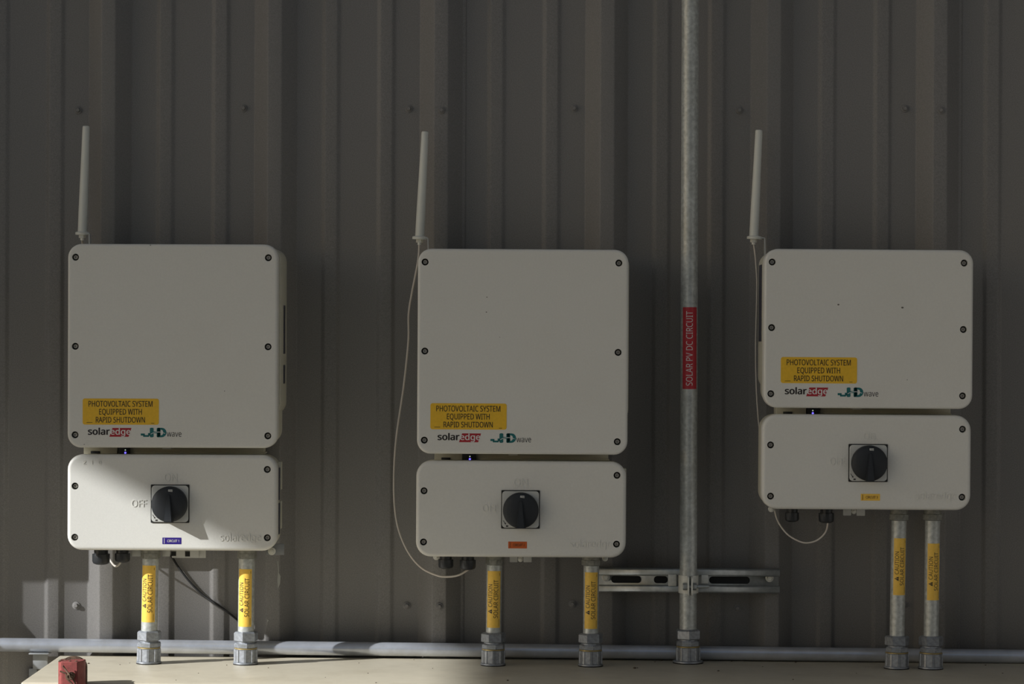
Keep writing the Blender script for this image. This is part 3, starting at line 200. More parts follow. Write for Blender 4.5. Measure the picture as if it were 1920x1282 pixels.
def slab(bm, x0, x1, z0, z1, r, d0, d1, bev=0.003, holes=(), hr=0.006, hd=0.012, backbev=0.0, seg=4):
    """rounded-corner slab from d0 (back) to d1 (front) with a rounded front rim and counterbored holes in the front"""
    prof = [(backbev, d0)]
    if backbev: prof.append((0, d0 + backbev))
    for k in range(seg + 1):
        t = math.pi / 2 * k / seg
        prof.append((bev * (1 - math.cos(t)), d1 - bev + bev * math.sin(t)))
    prof.append((bev + min(0.0008, bev), d1))
    loops = []
    for i, d in prof:
        loops.append([bm.verts.new((x, -d, z)) for x, z in rrect(x0 + i, x1 - i, z0 + i, z1 - i, r - i)])
    n = len(loops[0])
    for a, b in zip(loops, loops[1:]):
        for i in range(n):
            j = (i + 1) % n
            try: bm.faces.new((a[i], a[j], b[j], b[i]))
            except ValueError: pass
    bm.faces.new(loops[0])
    if not holes:
        bm.faces.new(loops[-1]); return
    polys = [list(loops[-1])]; hl = []
    for hx, hz in holes:
        ring = [bm.verts.new((hx + hr * math.cos(2 * math.pi * k / 20), -d1, hz + hr * math.sin(2 * math.pi * k / 20))) for k in range(20)]
        polys.append(ring); hl.append((hx, hz, ring))
    flat = [v for p in polys for v in p]
    for t in tessellate_polygon([[v.co for v in p] for p in polys]):
        try: bm.faces.new([flat[i] for i in t])
        except ValueError: pass
    for hx, hz, ring in hl:
        low = [bm.verts.new((v.co.x, -(d1 - hd), v.co.z)) for v in ring]
        for k in range(20):
            j = (k + 1) % 20
            bm.faces.new((ring[k], ring[j], low[j], low[k]))
        bm.faces.new(low)
def glyphs(s):
    """flat outlines of a line of text, normalised to its width and its cap height (capitals) or full height; (verts, triangles)"""
    vs, fs, x = [], [], 0.0
    for ch in s:
        adv, vv, ff = GLYPHS['r' + ch]
        n = len(vs)
        vs += [(x + vv[i] / 1000, vv[i + 1] / 1000) for i in range(0, len(vv), 2)]
        fs += [(n + ff[i], n + ff[i + 1], n + ff[i + 2]) for i in range(0, len(ff), 3)]
        x += adv
    x0 = min(v[0] for v in vs); x1 = max(v[0] for v in vs); y0 = min(v[1] for v in vs); y1 = max(v[1] for v in vs)
    if s.upper() == s: y0, y1 = 0.0, max(GLYPHS['rH'][1][1::2]) / 1000
    return [((v[0] - x0) / (x1 - x0), (v[1] - y0) / (y1 - y0)) for v in vs], fs, 1.0 / (x1 - x0), 1.0 / (y1 - y0)
def text_into(bm, s, fn, weight=0.0, raise_by=0.0):
    """weight > 0 thickens the strokes by overprinting shifted copies"""
    vs, fs, ux, uy = glyphs(s)
    offs = [(0, 0)] if weight == 0 else [(a * weight * ux, c * weight * uy) for a, c in ((-1, 0), (-0.5, 0.5), (0, 0), (0.5, -0.5), (1, 0), (-0.6, -0.5), (0.6, 0.5))]
    made = []
    for i, (ou, ov) in enumerate(offs):
        bv = [bm.verts.new(Vector(fn(u + ou, v + ov)) - Vector((0, 2e-5 * i, 0))) for u, v in vs]
        for f in fs:
            try: made.append(bm.faces.new([bv[i] for i in f]))
            except ValueError: pass
    if raise_by:
        ret = bmesh.ops.extrude_face_region(bm, geom=made)
        for e in ret['geom']:
            if isinstance(e, bmesh.types.BMVert): e.co.y -= raise_by
def raw(bm):
    me = bpy.data.meshes.new('mesh'); bm.to_mesh(me); bm.free(); return me
def poly_d(bm, pts, d):
    bm.faces.new([bm.verts.new((x, -d, z)) for x, z in pts])

# ------------------------------------------------------------------ structure: wall, ground, added light blockers
PITCH = 0.3048; B0 = -0.7807; RIB = 0.0318
def fillet(pl, r=0.0022, n=3):
    out = [pl[0]]
    for i in range(1, len(pl) - 1):
        a, b, c = Vector(pl[i - 1]), Vector(pl[i]), Vector(pl[i + 1])
        p, q = b + (a - b).normalized() * r, b + (c - b).normalized() * r
        for k in range(n + 1):
            t = k / n; out.append(tuple((1 - t) ** 2 * p + 2 * t * (1 - t) * b + t * t * q))
    out.append(pl[-1]); return out
WZ0, WZ1 = 0.03, 3.7
wbm = bmesh.new(); box(wbm, -5.3, 5.3, -0.10, -0.012, 0.0, WZ1)
wall = link('wall_back', fin(wbm), M['wall'], kind='structure')
def rib_pts(b): return [(b, 0), (b + 0.0265, RIB), (b + 0.052, RIB), (b + 0.0785, 0)]
def minor(c): return [(c - 0.017, 0), (c - 0.0105, 0.0048), (c + 0.0105, 0.0048), (c + 0.017, 0)]
def wall_panel(k0):
    """one sheet: a lapped under-rib, two more ribs and the over-lapping rib at its right edge"""
    pts = []
    b = B0 + k0 * PITCH
    pts += [(b + 0.012, RIB * 0.45), (b + 0.0265, RIB), (b + 0.052, RIB), (b + 0.0785, 0)]
    for j in range(3):
        bb = B0 + (k0 + j) * PITCH
        pts += minor(bb + 0.0393 + 0.1016) + minor(bb + 0.0393 + 0.2032)
        nb = rib_pts(bb + PITCH)
        if j == 2:
            nb = [(nb[0][0], 0.0), (nb[1][0], RIB + 0.0012), (nb[2][0], RIB + 0.0012), (nb[3][0], 0.0012), (nb[3][0] + 0.006, 0.0012)]
        pts += nb
    pl = fillet(pts)
    bm = bmesh.new()
    lo = [bm.verts.new((x, -d, WZ0)) for x, d in pl]; hi = [bm.verts.new((x, -d, WZ1)) for x, d in pl]
    for i in range(len(pl) - 1): bm.faces.new((lo[i], lo[i + 1], hi[i + 1], hi[i]))
    me = raw(bm); me.shade_smooth(); me.set_sharp_from_angle(angle=math.radians(20))
    o = link('panel', me, M['wall'], wall)
    md = o.modifiers.new('sheet', 'SOLIDIFY'); md.thickness = 0.0007; md.offset = -1
    return o
panels = {k: wall_panel(k) for k in (-10, -7, -4, -1, 2, 5, 8, 11)}
def screw_mesh():
    bm = bmesh.new()
    lathe(bm, [(0.0072, 0), (0.0070, 0.0016), (0.0052, 0.0022)], 20, OUT)
    lathe(bm, [(0.0044, 0.0015), (0.0044, 0.0058), (0.0034, 0.0068)], 6, OUT)
    return fin(bm)
scr = screw_mesh()
for row, zs in (('hi', 203), ('lo', 1136)):
    for k in range(-2, 8):
        pxs = [(B0 + k * PITCH - 0.021, 0.0)]
        if (k - 2) % 3 == 0: pxs.append((B0 + k * PITCH + 0.040, RIB + 0.001))
        for x, d in pxs:
            pk = max(q for q in panels if q <= k - 0.5)
            o = link('screw', scr, M['wall'], panels[pk])
            zz = P(960 + x * 1017, zs, d).z + random.uniform(-0.004, 0.004)
            o.location = (x, -d, zz)
# pale scuffs on the rib right of the first switch box
for pl in ([(520, 1052), (522, 1052), (523, 1072), (521, 1072)], [(521, 1070), (526, 1080), (525, 1094), (521, 1103), (520, 1088)], [(500.5, 1160), (504, 1163), (501.5, 1166), (500.5, 1176)]):
    bm = bmesh.new(); bm.faces.new([bm.verts.new(P(x_, y_, RIB + 0.0005)) for x_, y_ in pl]); link('scuff', raw(bm), M['scuff'], panels[-1])
gbm = bmesh.new(); box(gbm, -40, 40, -3, 60, -0.3, 0.0)
link('floor', fin(gbm), M['ground'], kind='structure')
# canopy roof added out of view: its left end edge (square to the wall) cuts the low sun off along a diagonal
T = 6.0
edge = P(285, 945, 0.206) - SUN * T
CAN_X, CAN_Z = edge.x, edge.z
cbm = bmesh.new(); box(cbm, CAN_X, 6.0, 1.35, 3.4, CAN_Z, CAN_Z + 0.22)
link('sunblock_canopy', fin(cbm), M['sunblock'], kind='structure')
# unseen building added behind the camera to darken the right side
fbm = bmesh.new(); box(fbm, -1.5, 9.0, 8.0, 8.3, 0.0, 3.7)
link('front_blocker', fin(fbm), M['wall'], kind='structure')
# unseen return wall added beyond the right edge to darken that side
rbm = bmesh.new(); box(rbm, 2.45, 2.60, 0.02, 3.4, 0.0, 3.7)
link('right_blocker', fin(rbm), M['wall'], kind='structure')
# ------------------------------------------------------------------ tan cabinet under the fittings
H0, HT = 0.5770, 0.0037
def cab_z(x): return CZ - (H0 + HT * (x + 0.66))
cab = thing('switchgear_cabinet', 'tan painted metal cabinet whose flat top carries the seven vertical conduits', 'cabinet', (0.35, -0.21, 0.0), HT)
cab_rot = HT
CX0, CX1 = -0.829, 1.02
ztop = cab_z(0.35)
cbm = bmesh.new(); box(cbm, CX0 - 0.35 + 0.012, CX1 - 0.35 - 0.012, -0.170, 0.198, 0.0, ztop - 0.03, 0.004)
link('body', fin(cbm), M['cabinet'], cab)
cbm = bmesh.new(); box(cbm, CX0 - 0.35, CX1 - 0.35, -0.176, 0.207, ztop - 0.034, ztop, 0.0035, 3)
link('top', fin(cbm), M['cabinet'], cab)
for x in (-0.87, -0.255, 0.36):
    cbm = bmesh.new(); box(cbm, x - 0.29, x + 0.29, 0.194, 0.206, 0.05, ztop - 0.06, 0.003)
    dr = link('door', fin(cbm), M['cabinet'], cab)
    cbm = bmesh.new(); box(cbm, x + 0.24, x + 0.255, 0.204, 0.23, 0.42, 0.54, 0.004)
    link('handle', fin(cbm), M['black'], dr)
# crumbs on the cabinet top
def on_cab(px, py):
    d = 0.15
    for _ in range(12):
        p = P(px, py, d); dx, dv = px - 960, py - 641
        V = dv - ROLL * dx
        Z = (CZ - cab_z(p.x)) * F / V; d = D - Z
    return P(px, py, d)
bm = bmesh.new()
for px, py, s in [(166, 1244, 3), (225, 1246, 1.6), (243, 1243, 1.2), (425, 1247, 2), (503, 1252, 2), (535, 1232, 2.5), (577, 1232, 2.2), (673, 1243, 1.3), (690, 1262, 1.6), (705, 1280, 1.8), (776, 1237, 1.5), (811, 1253, 1.6), (908, 1243, 1.4), (952, 1276, 3.2), (1190, 1253, 5), (1195, 1252, 2), (1240, 1238, 3.5), (1228, 1241, 2.4), (1347, 1258, 3), (1372, 1240, 2.5), (1492, 1242, 3.0), (1487, 1274, 2.0), (1606, 1262, 1.5), (1430, 1250, 1.6), (1848, 1247, 2.0), (1880, 1262, 1.8), (610, 1270, 1.4), (372, 1262, 1.5), (330, 1275, 1.3)]:
    p = on_cab(px, py); r = s * 0.001
    m_ = Matrix.Translation(p + Vector((0, 0, r * 0.25))) @ Matrix.Rotation(random.uniform(0, 3), 4, 'Z') @ Matrix.Diagonal((r, r * 0.6, r * 0.35, 1))
    bmesh.ops.create_icosphere(bm, subdivisions=1, radius=1.0, matrix=m_)
o = link('leaf_crumbs', fin(bm), M['debris'], kind='stuff'); tag(o, 'scattered dry leaf crumbs and grit lying on the tan cabinet top', 'debris')

# ------------------------------------------------------------------ inverters
def frame_local(origin, ry):
    inv = (Matrix.Translation(origin) @ Matrix.Rotation(ry, 4, 'Y')).inverted()
    def L(px, py, d):
        v = inv @ P(px, py, d); return v.x, v.z
    return L
def lid_screw(par, x, z, d):
    bm = bmesh.new()
    lathe(bm, [(0.0058, 0), (0.0058, 0.0008)], 20, at(x, d, z) @ OUT)
    so_ = link('lid_screw', fin(bm), M['rubber'], par)
    bm = bmesh.new()
    a = random.uniform(0, 1)
    m0 = at(x, d + 0.0008, z) @ OUT
    lathe(bm, [(0.0038, 0), (0.0038, 0.0045), (0.0033, 0.0053), (0.0019, 0.0053), (0.0017, 0.0022)], 18, m0, a)
    link('screw_head', fin(bm), M['bolt'], so_)
def decal_text(par, name, lines, m, d, weight=0.0, label=None):
    bm = bmesh.new()
    for s, cx, cz, w_, h_ in lines:
        text_into(bm, s, lambda u, v, cx=cx, cz=cz, w_=w_, h_=h_: (cx + (u - 0.5) * w_, -d, cz + (v - 0.5) * h_), weight)
    return link(name, raw(bm), m, par, label=label)
def dashes(bm, x0, x1, z, h, d):
    poly_d(bm, [(x0, z), (x1, z), (x1, z + h), (x0, z + h)], d)

def inverter(px0, px1, py0, py1, d, back, ry, screws, sticker, logo_x, logo_y, side, neck, led, label, specks=()):
    org = P((px0 + px1) / 2, py1, d); org.y = 0
    t = thing('inverter', label, 'inverter', org, ry, 'wall mounted solar inverters')
    L = frame_local(org, ry); k = sc(d)
    hw = (px1 - px0) * k / 2; h = (py1 - py0) * k
    holes = [L(x, y, d) for x, y in screws]
    bm = bmesh.new(); slab(bm, -hw, hw, 0, h, 0.024, d - 0.028, d, 0.0045, holes, 0.0062, 0.010)
    link('lid', fin(bm), M['white'], t)
    bm = bmesh.new()
    slab(bm, -hw + 0.0015, hw - 0.0015, 0.004, h - 0.003, 0.026, back + 0.045, d - 0.030, 0.002)
    slab(bm, -hw + 0.0005, hw - 0.0005 + (0.003 if back < 0.06 else 0), 0.055 if back < 0.06 else 0.03, h - 0.003, 0.024, back, d - 0.034, 0.002, backbev=0.006)
    link('housing', fin(bm, 35, False), M['cream'], t)
    bm = bmesh.new(); box(bm, -hw + 0.04, hw - 0.04, RIB + 0.0015, back + 0.002, 0.06, h - 0.03, 0.001)
    link('mounting_bracket', fin(bm), M['greytab'], t)
    for x, z in holes: lid_screw(t, x, z, d - 0.0098)
    # yellow warning sticker
    sx, sz = L(sticker[0], sticker[1], d); sw, sh = 143 * k, 49 * k
    bm = bmesh.new(); slab(bm, sx - sw / 2, sx + sw / 2, sz - sh / 2, sz + sh / 2, 0.004, d - 0.0002, d + 0.0004, 0.0002, seg=2)
    st = link('warning_sticker', fin(bm), M['yellow'], t, label='yellow warning sticker with black capitals')
    decal_text(st, 'lettering', [('PHOTOVOLTAIC SYSTEM', sx - 0.5 * k, sz + 14.6 * k, 120 * k, 10.6 * k), ('EQUIPPED WITH', sx - 0.5 * k, sz - 0.3 * k, 80 * k, 10.6 * k), ('RAPID SHUTDOWN', sx - 0.7 * k, sz - 15.3 * k, 92 * k, 10.4 * k)], M['ink'], d + 0.0006, 0.006)
    for fa, fb, fz in ((-64, -53, -20.8), (57, 63, -22)):
        bm = bmesh.new(); dashes(bm, sx + fa * k, sx + fb * k, sz + fz * k, 0.8 * k, d + 0.0006); link('fine_print', raw(bm), M['ink'], st)
    # logo sticker: clear film with printed marks
    ox, oz = L(logo_x, logo_y, d)             # left end and baseline of the dark word
    def lx(a): return ox + a * k
    bm = bmesh.new(); slab(bm, lx(-10), lx(186), oz - 9 * k, oz + 18 * k, 0.002, d - 0.0002, d + 0.0002, 0.0001, seg=2)
    lg = link('logo_sticker', fin(bm), M['white'], t)
    decal_text(lg, 'dark_lettering', [('solar', lx(20), oz + 6.3 * k, 40 * k, 13 * k)], M['ink'], d + 0.0004, 0.030)
    bm = bmesh.new(); poly_d(bm, [(lx(39.5), oz - 4 * k), (lx(75.5), oz - 4 * k), (lx(81), oz + 12.6 * k), (lx(45.5), oz + 12.6 * k)], d + 0.0003)
    link('red_banner', raw(bm), M['logored'], lg)
    decal_text(lg, 'white_lettering', [('edge', lx(60.5), oz + 4.3 * k, 37.5 * k, 15.6 * k)], M['paper'], d + 0.0005, 0.018)
    decal_text(lg, 'teal_mark', [('H', lx(125.5), oz + 4.2 * k, 15.5 * k, 16 * k), ('D', lx(137.8), oz + 4.2 * k, 13.5 * k, 16 * k)], M['teal'], d + 0.0004, 0.065)
    bm = bmesh.new()
    for a, b, z0, z1 in ((98.5, 106, -1.6, 2.4), (103, 114, -4.0, -0.6), (112, 118.5, -1.8, 3.2)):
        poly_d(bm, [(lx(a), oz + z0 * k), (lx(b), oz + z0 * k), (lx(b), oz + z1 * k), (lx(a), oz + z1 * k)], d + 0.0004)
    link('teal_steps', raw(bm), M['teal'], lg)
    bm = bmesh.new()
    cur = [(117, 1.2), (122, 3.6), (127, 4.9), (133, 5.2), (139, 4.2), (144, 2.6)]
    for (a, za), (b, zb) in zip(cur, cur[1:]):
        poly_d(bm, [(lx(a), oz + (za - 0.5) * k), (lx(b), oz + (zb - 0.5) * k), (lx(b), oz + (zb + 0.5) * k), (lx(a), oz + (za + 0.5) * k)], d + 0.0006)
    link('wave_line', raw(bm), M['paper'], lg)
    decal_text(lg, 'small_lettering', [('wave', lx(161), oz + 0.6 * k, 27.5 * k, 8.4 * k)], M['ink'], d + 0.0004)
    # side rating labels
    for sgn, za, zb, da, db in side:
        (_, z0), (_, z1) = L(px0, zb, 0.12), L(px0, za, 0.12)
        bm = bmesh.new(); xs = sgn * (hw + (0.0025 if back < 0.06 and sgn > 0 else -0.0003))
        box(bm, xs - 0.0006, xs + 0.0006, da, db, z0, z1)
        link('rating_label', fin(bm), M['stripes'], t, label='dark printed rating label on the side')
    # small dirt specks on the lid
    for px_, py_, pr in specks:
        x, z = L(px_, py_, d); bm = bmesh.new()
        lathe(bm, [(pr * k, 0), (pr * k * 0.8, 0.0004)], 9, at(x, d - 0.0001, z) @ OUT @ Matrix.Diagonal((1, 0.7, 1, 1)))
        link('dirt_speck', fin(bm), M['speck'], t)
    # connection neck under the housing
    nd = 0.135
    def nb(a, b, ya, yb, d0, d1, m, name, lab=None, bev=0.001):
        (x0, z1), (x1, z0) = L(px0 + a, ya, d1), L(px0 + b, yb, d1)
        bm = bmesh.new(); box(bm, x0, x1, d0, d1, z0, z1, bev); return link(name, fin(bm), m, t, label=lab)
    a0, a1, l0, l1, s0, s1 = neck
    cyb = py1
    nb(a0, a1, cyb - 14, cyb + 12, 0.09, nd, M['cream'], 'connector_block')
    nb(a0 + 13, a0 + 30, cyb + 6, cyb + 13, 0.12, nd + 0.002, M['black'], 'latch_slot', None, 0.0004)
    nb(s0, s1, cyb - 14, cyb + 12, 0.085, nd - 0.006, M['cream'], 'neck')
    nb(s0 + 8, s1 + 2, cyb + 8, cyb + 12, 0.085, nd, M['cream'], 'neck_ledge')
    nb(s0 + 61, s0 + 78, cyb - 4, cyb + 2.5, 0.14, nd + 0.030, M['white'], 'lid_tab')
    lp = nb(l0, l1, cyb - 8, cyb + 12, 0.10, nd + 0.001, M['black'], 'status_panel')
    for yy, mm, rr in ((cyb + 4, 'ledwhite', 0.0012), (cyb + 9.0, 'ledblue', 0.0019)):
        x, z = L(led, yy, nd + 0.001)
        bm = bmesh.new(); lathe(bm, [(rr, 0), (rr, 0.0006), (rr * 0.5, 0.001)], 12, at(x, nd + 0.0008, z) @ OUT)
        link('status_light', fin(bm), M[mm], lp, label='lit blue status light' if mm == 'ledblue' else 'lit pale green status light')
    return t
inverter(126, 520, 457.5, 839.5, 0.206, 0.045, -0.001, [(141.5, 482), (503, 483), (141, 649), (502.5, 650), (140.5, 815), (502, 817)],
         (226.5, 771.5), 165.5, 814.5, [(1, 571, 662, 0.085, 0.118), (1, 683, 718, 0.085, 0.118)], (31, 94, 97, 116, 117, 368), 235,
         'tall off-white inverter nearest the left edge, above the sunlit switch box', [(282, 459.5, 1.2), (421, 733, 1.0), (158, 833, 1.0)])
inverter(781.5, 1176.5, 467, 851.5, 0.210, 0.045, 0.002, [(797, 491), (1160.5, 493), (796.5, 658), (1159, 660.5), (795.5, 825), (1157.5, 828)],
         (878.5, 780.5), 821, 824.5, [], (33, 87, 85, 111, 111, 359), 881,
         'tall off-white inverter in the middle, left of the tall grey conduit', [(913, 557, 1.3), (912, 585, 1.4), (937, 632, 0.8)])
inverter(1431.5, 1823.5, 467.5, 765.5, 0.206, 0.085, 0.003, [(1448, 491), (1808, 493), (1447, 614), (1806.5, 617.5), (1445.5, 738), (1805, 742)],
         (1535.5, 694), 1472, 738.5, [(-1, 497, 640, 0.105, 0.155)], (24, 80, 82, 105, 106, 351), 1524,
         'shorter squat off-white inverter right of the tall grey conduit', [(1572, 571, 2.2), (1692, 576.5, 2.6), (1701, 712, 1.1)])

# ------------------------------------------------------------------ switch boxes
def switch_box(px0, px1, py0, py1, d, ry, screws, plate, knob, sticker, word, inkm, stm, stl, emb, parts, label):
    org = P((px0 + px1) / 2, py1, d); org.y = 0
    t = thing('switch_box', label, 'switch box', org, ry, 'isolator switch boxes under the inverters')
    L = frame_local(org, ry); k = sc(d)
    hw = (px1 - px0) * k / 2; h = (py1 - py0) * k
    holes = [L(x, y, d) for x, y in screws]
    bm = bmesh.new(); slab(bm, -hw, hw, 0, h, 0.0265, d - 0.024, d, 0.006, holes, 0.0062, 0.010)
    link('lid', fin(bm), M['white'], t)
    bm = bmesh.new(); slab(bm, -hw + 0.001, hw - 0.001, 0.0025, h - 0.0015, 0.0265, 0.122, d - 0.0255, 0.001, backbev=0.004)
    for zz in (0.035, 0.105): box(bm, hw - 0.004, hw + 0.0022, 0.130, 0.152, zz, zz + 0.05, 0.001)
    link('housing', fin(bm, 35, False), M['cream'], t)
    bm = bmesh.new(); box(bm, -hw + 0.055, hw - 0.03, RIB + 0.0015, 0.044, -0.007, h * 0.9, 0.001); box(bm, -hw + 0.12, hw - 0.12, 0.042, 0.124, 0.05, h * 0.8, 0.001)
    link('mounting_bracket', fin(bm, 35, False), M['greytab'], t)
    for x, z in holes: lid_screw(t, x, z, d - 0.0098)
    # square escutcheon, rotary knob
    x0, z1 = L(plate[0], plate[1], d); x1, z0 = L(plate[2], plate[3], d)
    bm = bmesh.new(); slab(bm, x0, x1, z0, z1, 0.0015, d - 0.0004, d + 0.0018, 0.0004, seg=2)
    gs = link('switch_plate', fin(bm), M['rubber'], t, label='black gasket edge around the square switch plate')
    bm = bmesh.new(); slab(bm, x0 + 0.0016, x1 - 0.0016, z0 + 0.0016, z1 - 0.0016, 0.006, d + 0.0012, d + 0.0032, 0.0006, seg=3)
    link('face_plate', fin(bm), M['plate'], gs)
    bm = bmesh.new()
    u = (x1 - x0) / 72.0
    poly_d(bm, [(x0 + 9 * u, z0 + 3.5 * u), (x0 + 13.2 * u, z0 + 3.5 * u), (x0 + 13.2 * u, z0 + 6 * u), (x0 + 9 * u, z0 + 6 * u)], d + 0.0034)
    poly_d(bm, [(x0 + 3.2 * u, z0 + 15 * u), (x0 + 7.4 * u, z0 + 9.2 * u), (x0 + 8.2 * u, z0 + 9.8 * u), (x0 + 4.0 * u, z0 + 15.4 * u)], d + 0.0034)
    poly_d(bm, [(x0 + 8.8 * u, z0 + 7.6 * u), (x0 + 8.6 * u, z0 + 11.2 * u), (x0 + 6.0 * u, z0 + 9.0 * u)], d + 0.0034)
    link('arrow_mark', raw(bm), M['ink'], gs)
    kd = d + 0.0032
    kx, kz = L(knob[0], knob[1], kd + 0.012); R = 33.6 * sc(kd + 0.012)
    bm = bmesh.new()
    lathe(bm, [(R, 0), (R, 0.011), (R * 0.985, 0.0128), (R * 0.93, 0.0142), (R * 0.78, 0.0162), (R * 0.55, 0.0178), (R * 0.25, 0.0185)], 56, at(kx, kd, kz) @ OUT)
    kn = link('rotary_knob', fin(bm, 50), M['knob'], t)
    # tapered grip ridge
    bm = bmesh.new()
    base = [(-0.0030, R * 0.62), (0.0030, R * 0.62), (0.0085, -R * 0.99), (-0.0085, -R * 0.99)]
    lo = [bm.verts.new((kx + a, -(kd + 0.008), kz + b)) for a, b in base]
    hi = [bm.verts.new((kx + a * 0.86, -(kd + (0.020 if b > 0 else 0.0275)), kz + b * (0.9 if b > 0 else 0.985))) for a, b in base]
    for i in range(4):
        j = (i + 1) % 4; bm.faces.new((lo[i], lo[j], hi[j], hi[i]))
    bm.faces.new(hi); bm.faces.new(list(reversed(lo)))
    bmesh.ops.recalc_face_normals(bm, faces=bm.faces)
    bmesh.ops.bevel(bm, geom=[e for e in bm.edges], offset=0.0011, segments=2, affect='EDGES')
    link('grip', fin(bm, 30), M['knob'], kn)
    bm = bmesh.new(); box(bm, kx - 0.0012, kx + 0.0062, kd + 0.014, kd + 0.0166, kz + R * 0.68, kz + R * 0.84, 0.0004)
    win = link('position_window', fin(bm), M['plate'], kn, label='small pale position window on the knob')
    decal_text(win, 'lettering', [('ON', kx + 0.0025, kz + R * 0.76, 0.0052, 0.0034)], M['ink'], kd + 0.0168)
    # circuit sticker
    x0, z1 = L(sticker[0], sticker[1], d); x1, z0 = L(sticker[2], sticker[3], d); sw = x1 - x0; sh = z1 - z0
    bm = bmesh.new(); slab(bm, x0, x1, z0, z1, 0.0006, d - 0.0002, d + 0.0003, 0.0001, seg=1)
    cs = link('circuit_sticker', fin(bm), stm, t, label=stl)
    decal_text(cs, 'lettering', [(word, x0 + sw * 0.57, z0 + sh * 0.5, sw * 0.62, sh * 0.36)], inkm, d + 0.0005, 0.012)
    bm = bmesh.new(); poly_d(bm, [(x0 + sw * 0.085, z0 + sh * 0.1), (x0 + sw * 0.11, z0 + sh * 0.1), (x0 + sw * 0.11, z1 - sh * 0.1), (x0 + sw * 0.085, z1 - sh * 0.1)], d + 0.0005)
    link('edge_line', raw(bm), inkm, cs)
    # raised moulded lettering
    for wd, a, b, c_, e in emb:
        (xa, zb), (xb, za) = L(a, b, d), L(c_, e, d)
        bm = bmesh.new()
        text_into(bm, wd, lambda u_, v_: (xa + u_ * (xb - xa), -(d - 0.0002), za + v_ * (zb - za)), 0.0, 0.0010)
        bmesh.ops.recalc_face_normals(bm, faces=bm.faces)
        link('raised_lettering', raw(bm), M['white'], t)
    # under-side hardware
    for kind, a, b, ya, yb, dd in parts:
        (xa, za), (xb, zb) = L(a, ya, dd), L(b, yb, dd); xm, r = (xa + xb) / 2, abs(xb - xa) / 2
        bm = bmesh.new()
        if kind == 'gland':
            lathe(bm, [(r * 0.8, 0.006), (r * 0.8, zb * 0.35), (r, zb * 0.36), (r, zb * 0.8), (r * 0.9, zb * 0.92), (r * 0.55, zb)], 14, at(xm, dd, 0))
            link('cable_gland', fin(bm, 25), M['black'], t)
        elif kind == 'tab':
            box(bm, xa, xb, dd - 0.002, dd, zb, 0.012, 0.0012); link('bracket_tab', fin(bm), M['tab'], t)
        elif kind == 'hole':
            box(bm, xa, xb, dd - 0.001, dd + 0.0006, zb, za, 0.0003); link('bracket_slot', fin(bm), M['rubber'], t)
        elif kind == 'side':
            box(bm, hw - 0.0005, hw + 0.0008, dd, dd + 0.022, zb, za, 0.0002); link('rating_label', fin(bm), M['stripes'], t, label='dark printed rating label on the side')
        elif kind == 'ear':
            box(bm, xa, xb, dd, dd + 0.003, zb, za, 0.0006); link('bracket_ear', fin(bm), M['greytab'], t)
        elif kind == 'ring':
            lathe(bm, [(r, 0), (r, 0.0022), (r * 0.86, 0.003), (r * 0.55, 0.003), (r * 0.5, 0.0055), (r * 0.28, 0.006)], 20, at(xm, dd, (za + zb) / 2) @ OUT)
            link('bracket_screw', fin(bm), M['clamp'], t)
    return t
G = 'isolator'
switch_box(125.5, 519.5, 852.5, 1032, 0.206, 0.000, [(140.5, 911), (501, 880), (140, 1007), (501, 1008)], (283, 908, 355, 980), (317, 945.5),
           (304.5, 1007.5, 340, 1020), 'CIRCUIT 1', M['paper'], M['blue'], 'small blue sticker reading circuit 1',
           [('ON', 308, 887.5, 332, 902), ('OFF', 247, 937, 275, 950), ('solaredge', 413, 999, 489, 1019), ('2', 156, 863, 161, 870), ('1', 171, 863, 173.5, 870), ('0', 185, 863, 190, 870)],
           [('gland', 173, 206, 1030, 1058, 0.15), ('gland', 215, 244, 1030, 1054, 0.15), ('tab', 247, 264, 1030, 1043, 0.13), ('tab', 304, 319, 1030, 1043, 0.13), ('tab', 330, 347, 1030, 1045, 0.125), ('tab', 356, 373, 1030, 1045, 0.125), ('hole', 347, 356.5, 1034, 1043, 0.1215), ('hole', 321, 330, 1034, 1042, 0.1215), ('tab', 322, 386, 1040, 1046, 0.12), ('ring', 502.5, 517, 1026, 1040, 0.118), ('ear', 500, 533, 1019, 1040, 0.112), ('side', 519, 524, 876, 936, 0.154), ('side', 519, 524, 942, 1000, 0.154)],
           'off-white switch box crossed by the sun, with blue sticker, near the left edge')
switch_box(779.5, 1173.5, 864.5, 1044.5, 0.208, 0.002, [(795, 920), (1157, 891), (794, 1016), (1156, 1020)], (940, 918.5, 1012, 991), (976.5, 957),
           (953, 1015, 988, 1028), 'CIRCUIT 2', M['dimink'], M['orange'], 'small orange sticker reading circuit 2',
           [('ON', 963, 897.5, 989, 911), ('OFF', 904, 946, 934, 959), ('solaredge', 1068, 1011, 1146, 1031)],
           [('gland', 822, 850, 1040, 1066, 0.15), ('gland', 862, 892, 1040, 1068, 0.15), ('tab', 955.5, 970.5, 1040, 1054, 0.13), ('tab', 981.5, 997, 1040, 1054, 0.13), ('ring', 970.5, 981, 1043, 1053, 0.126), ('ring', 812, 824, 1038, 1049, 0.10), ('ring', 1129, 1140, 1041, 1052, 0.10)],
           'off-white switch box with orange sticker in the middle')
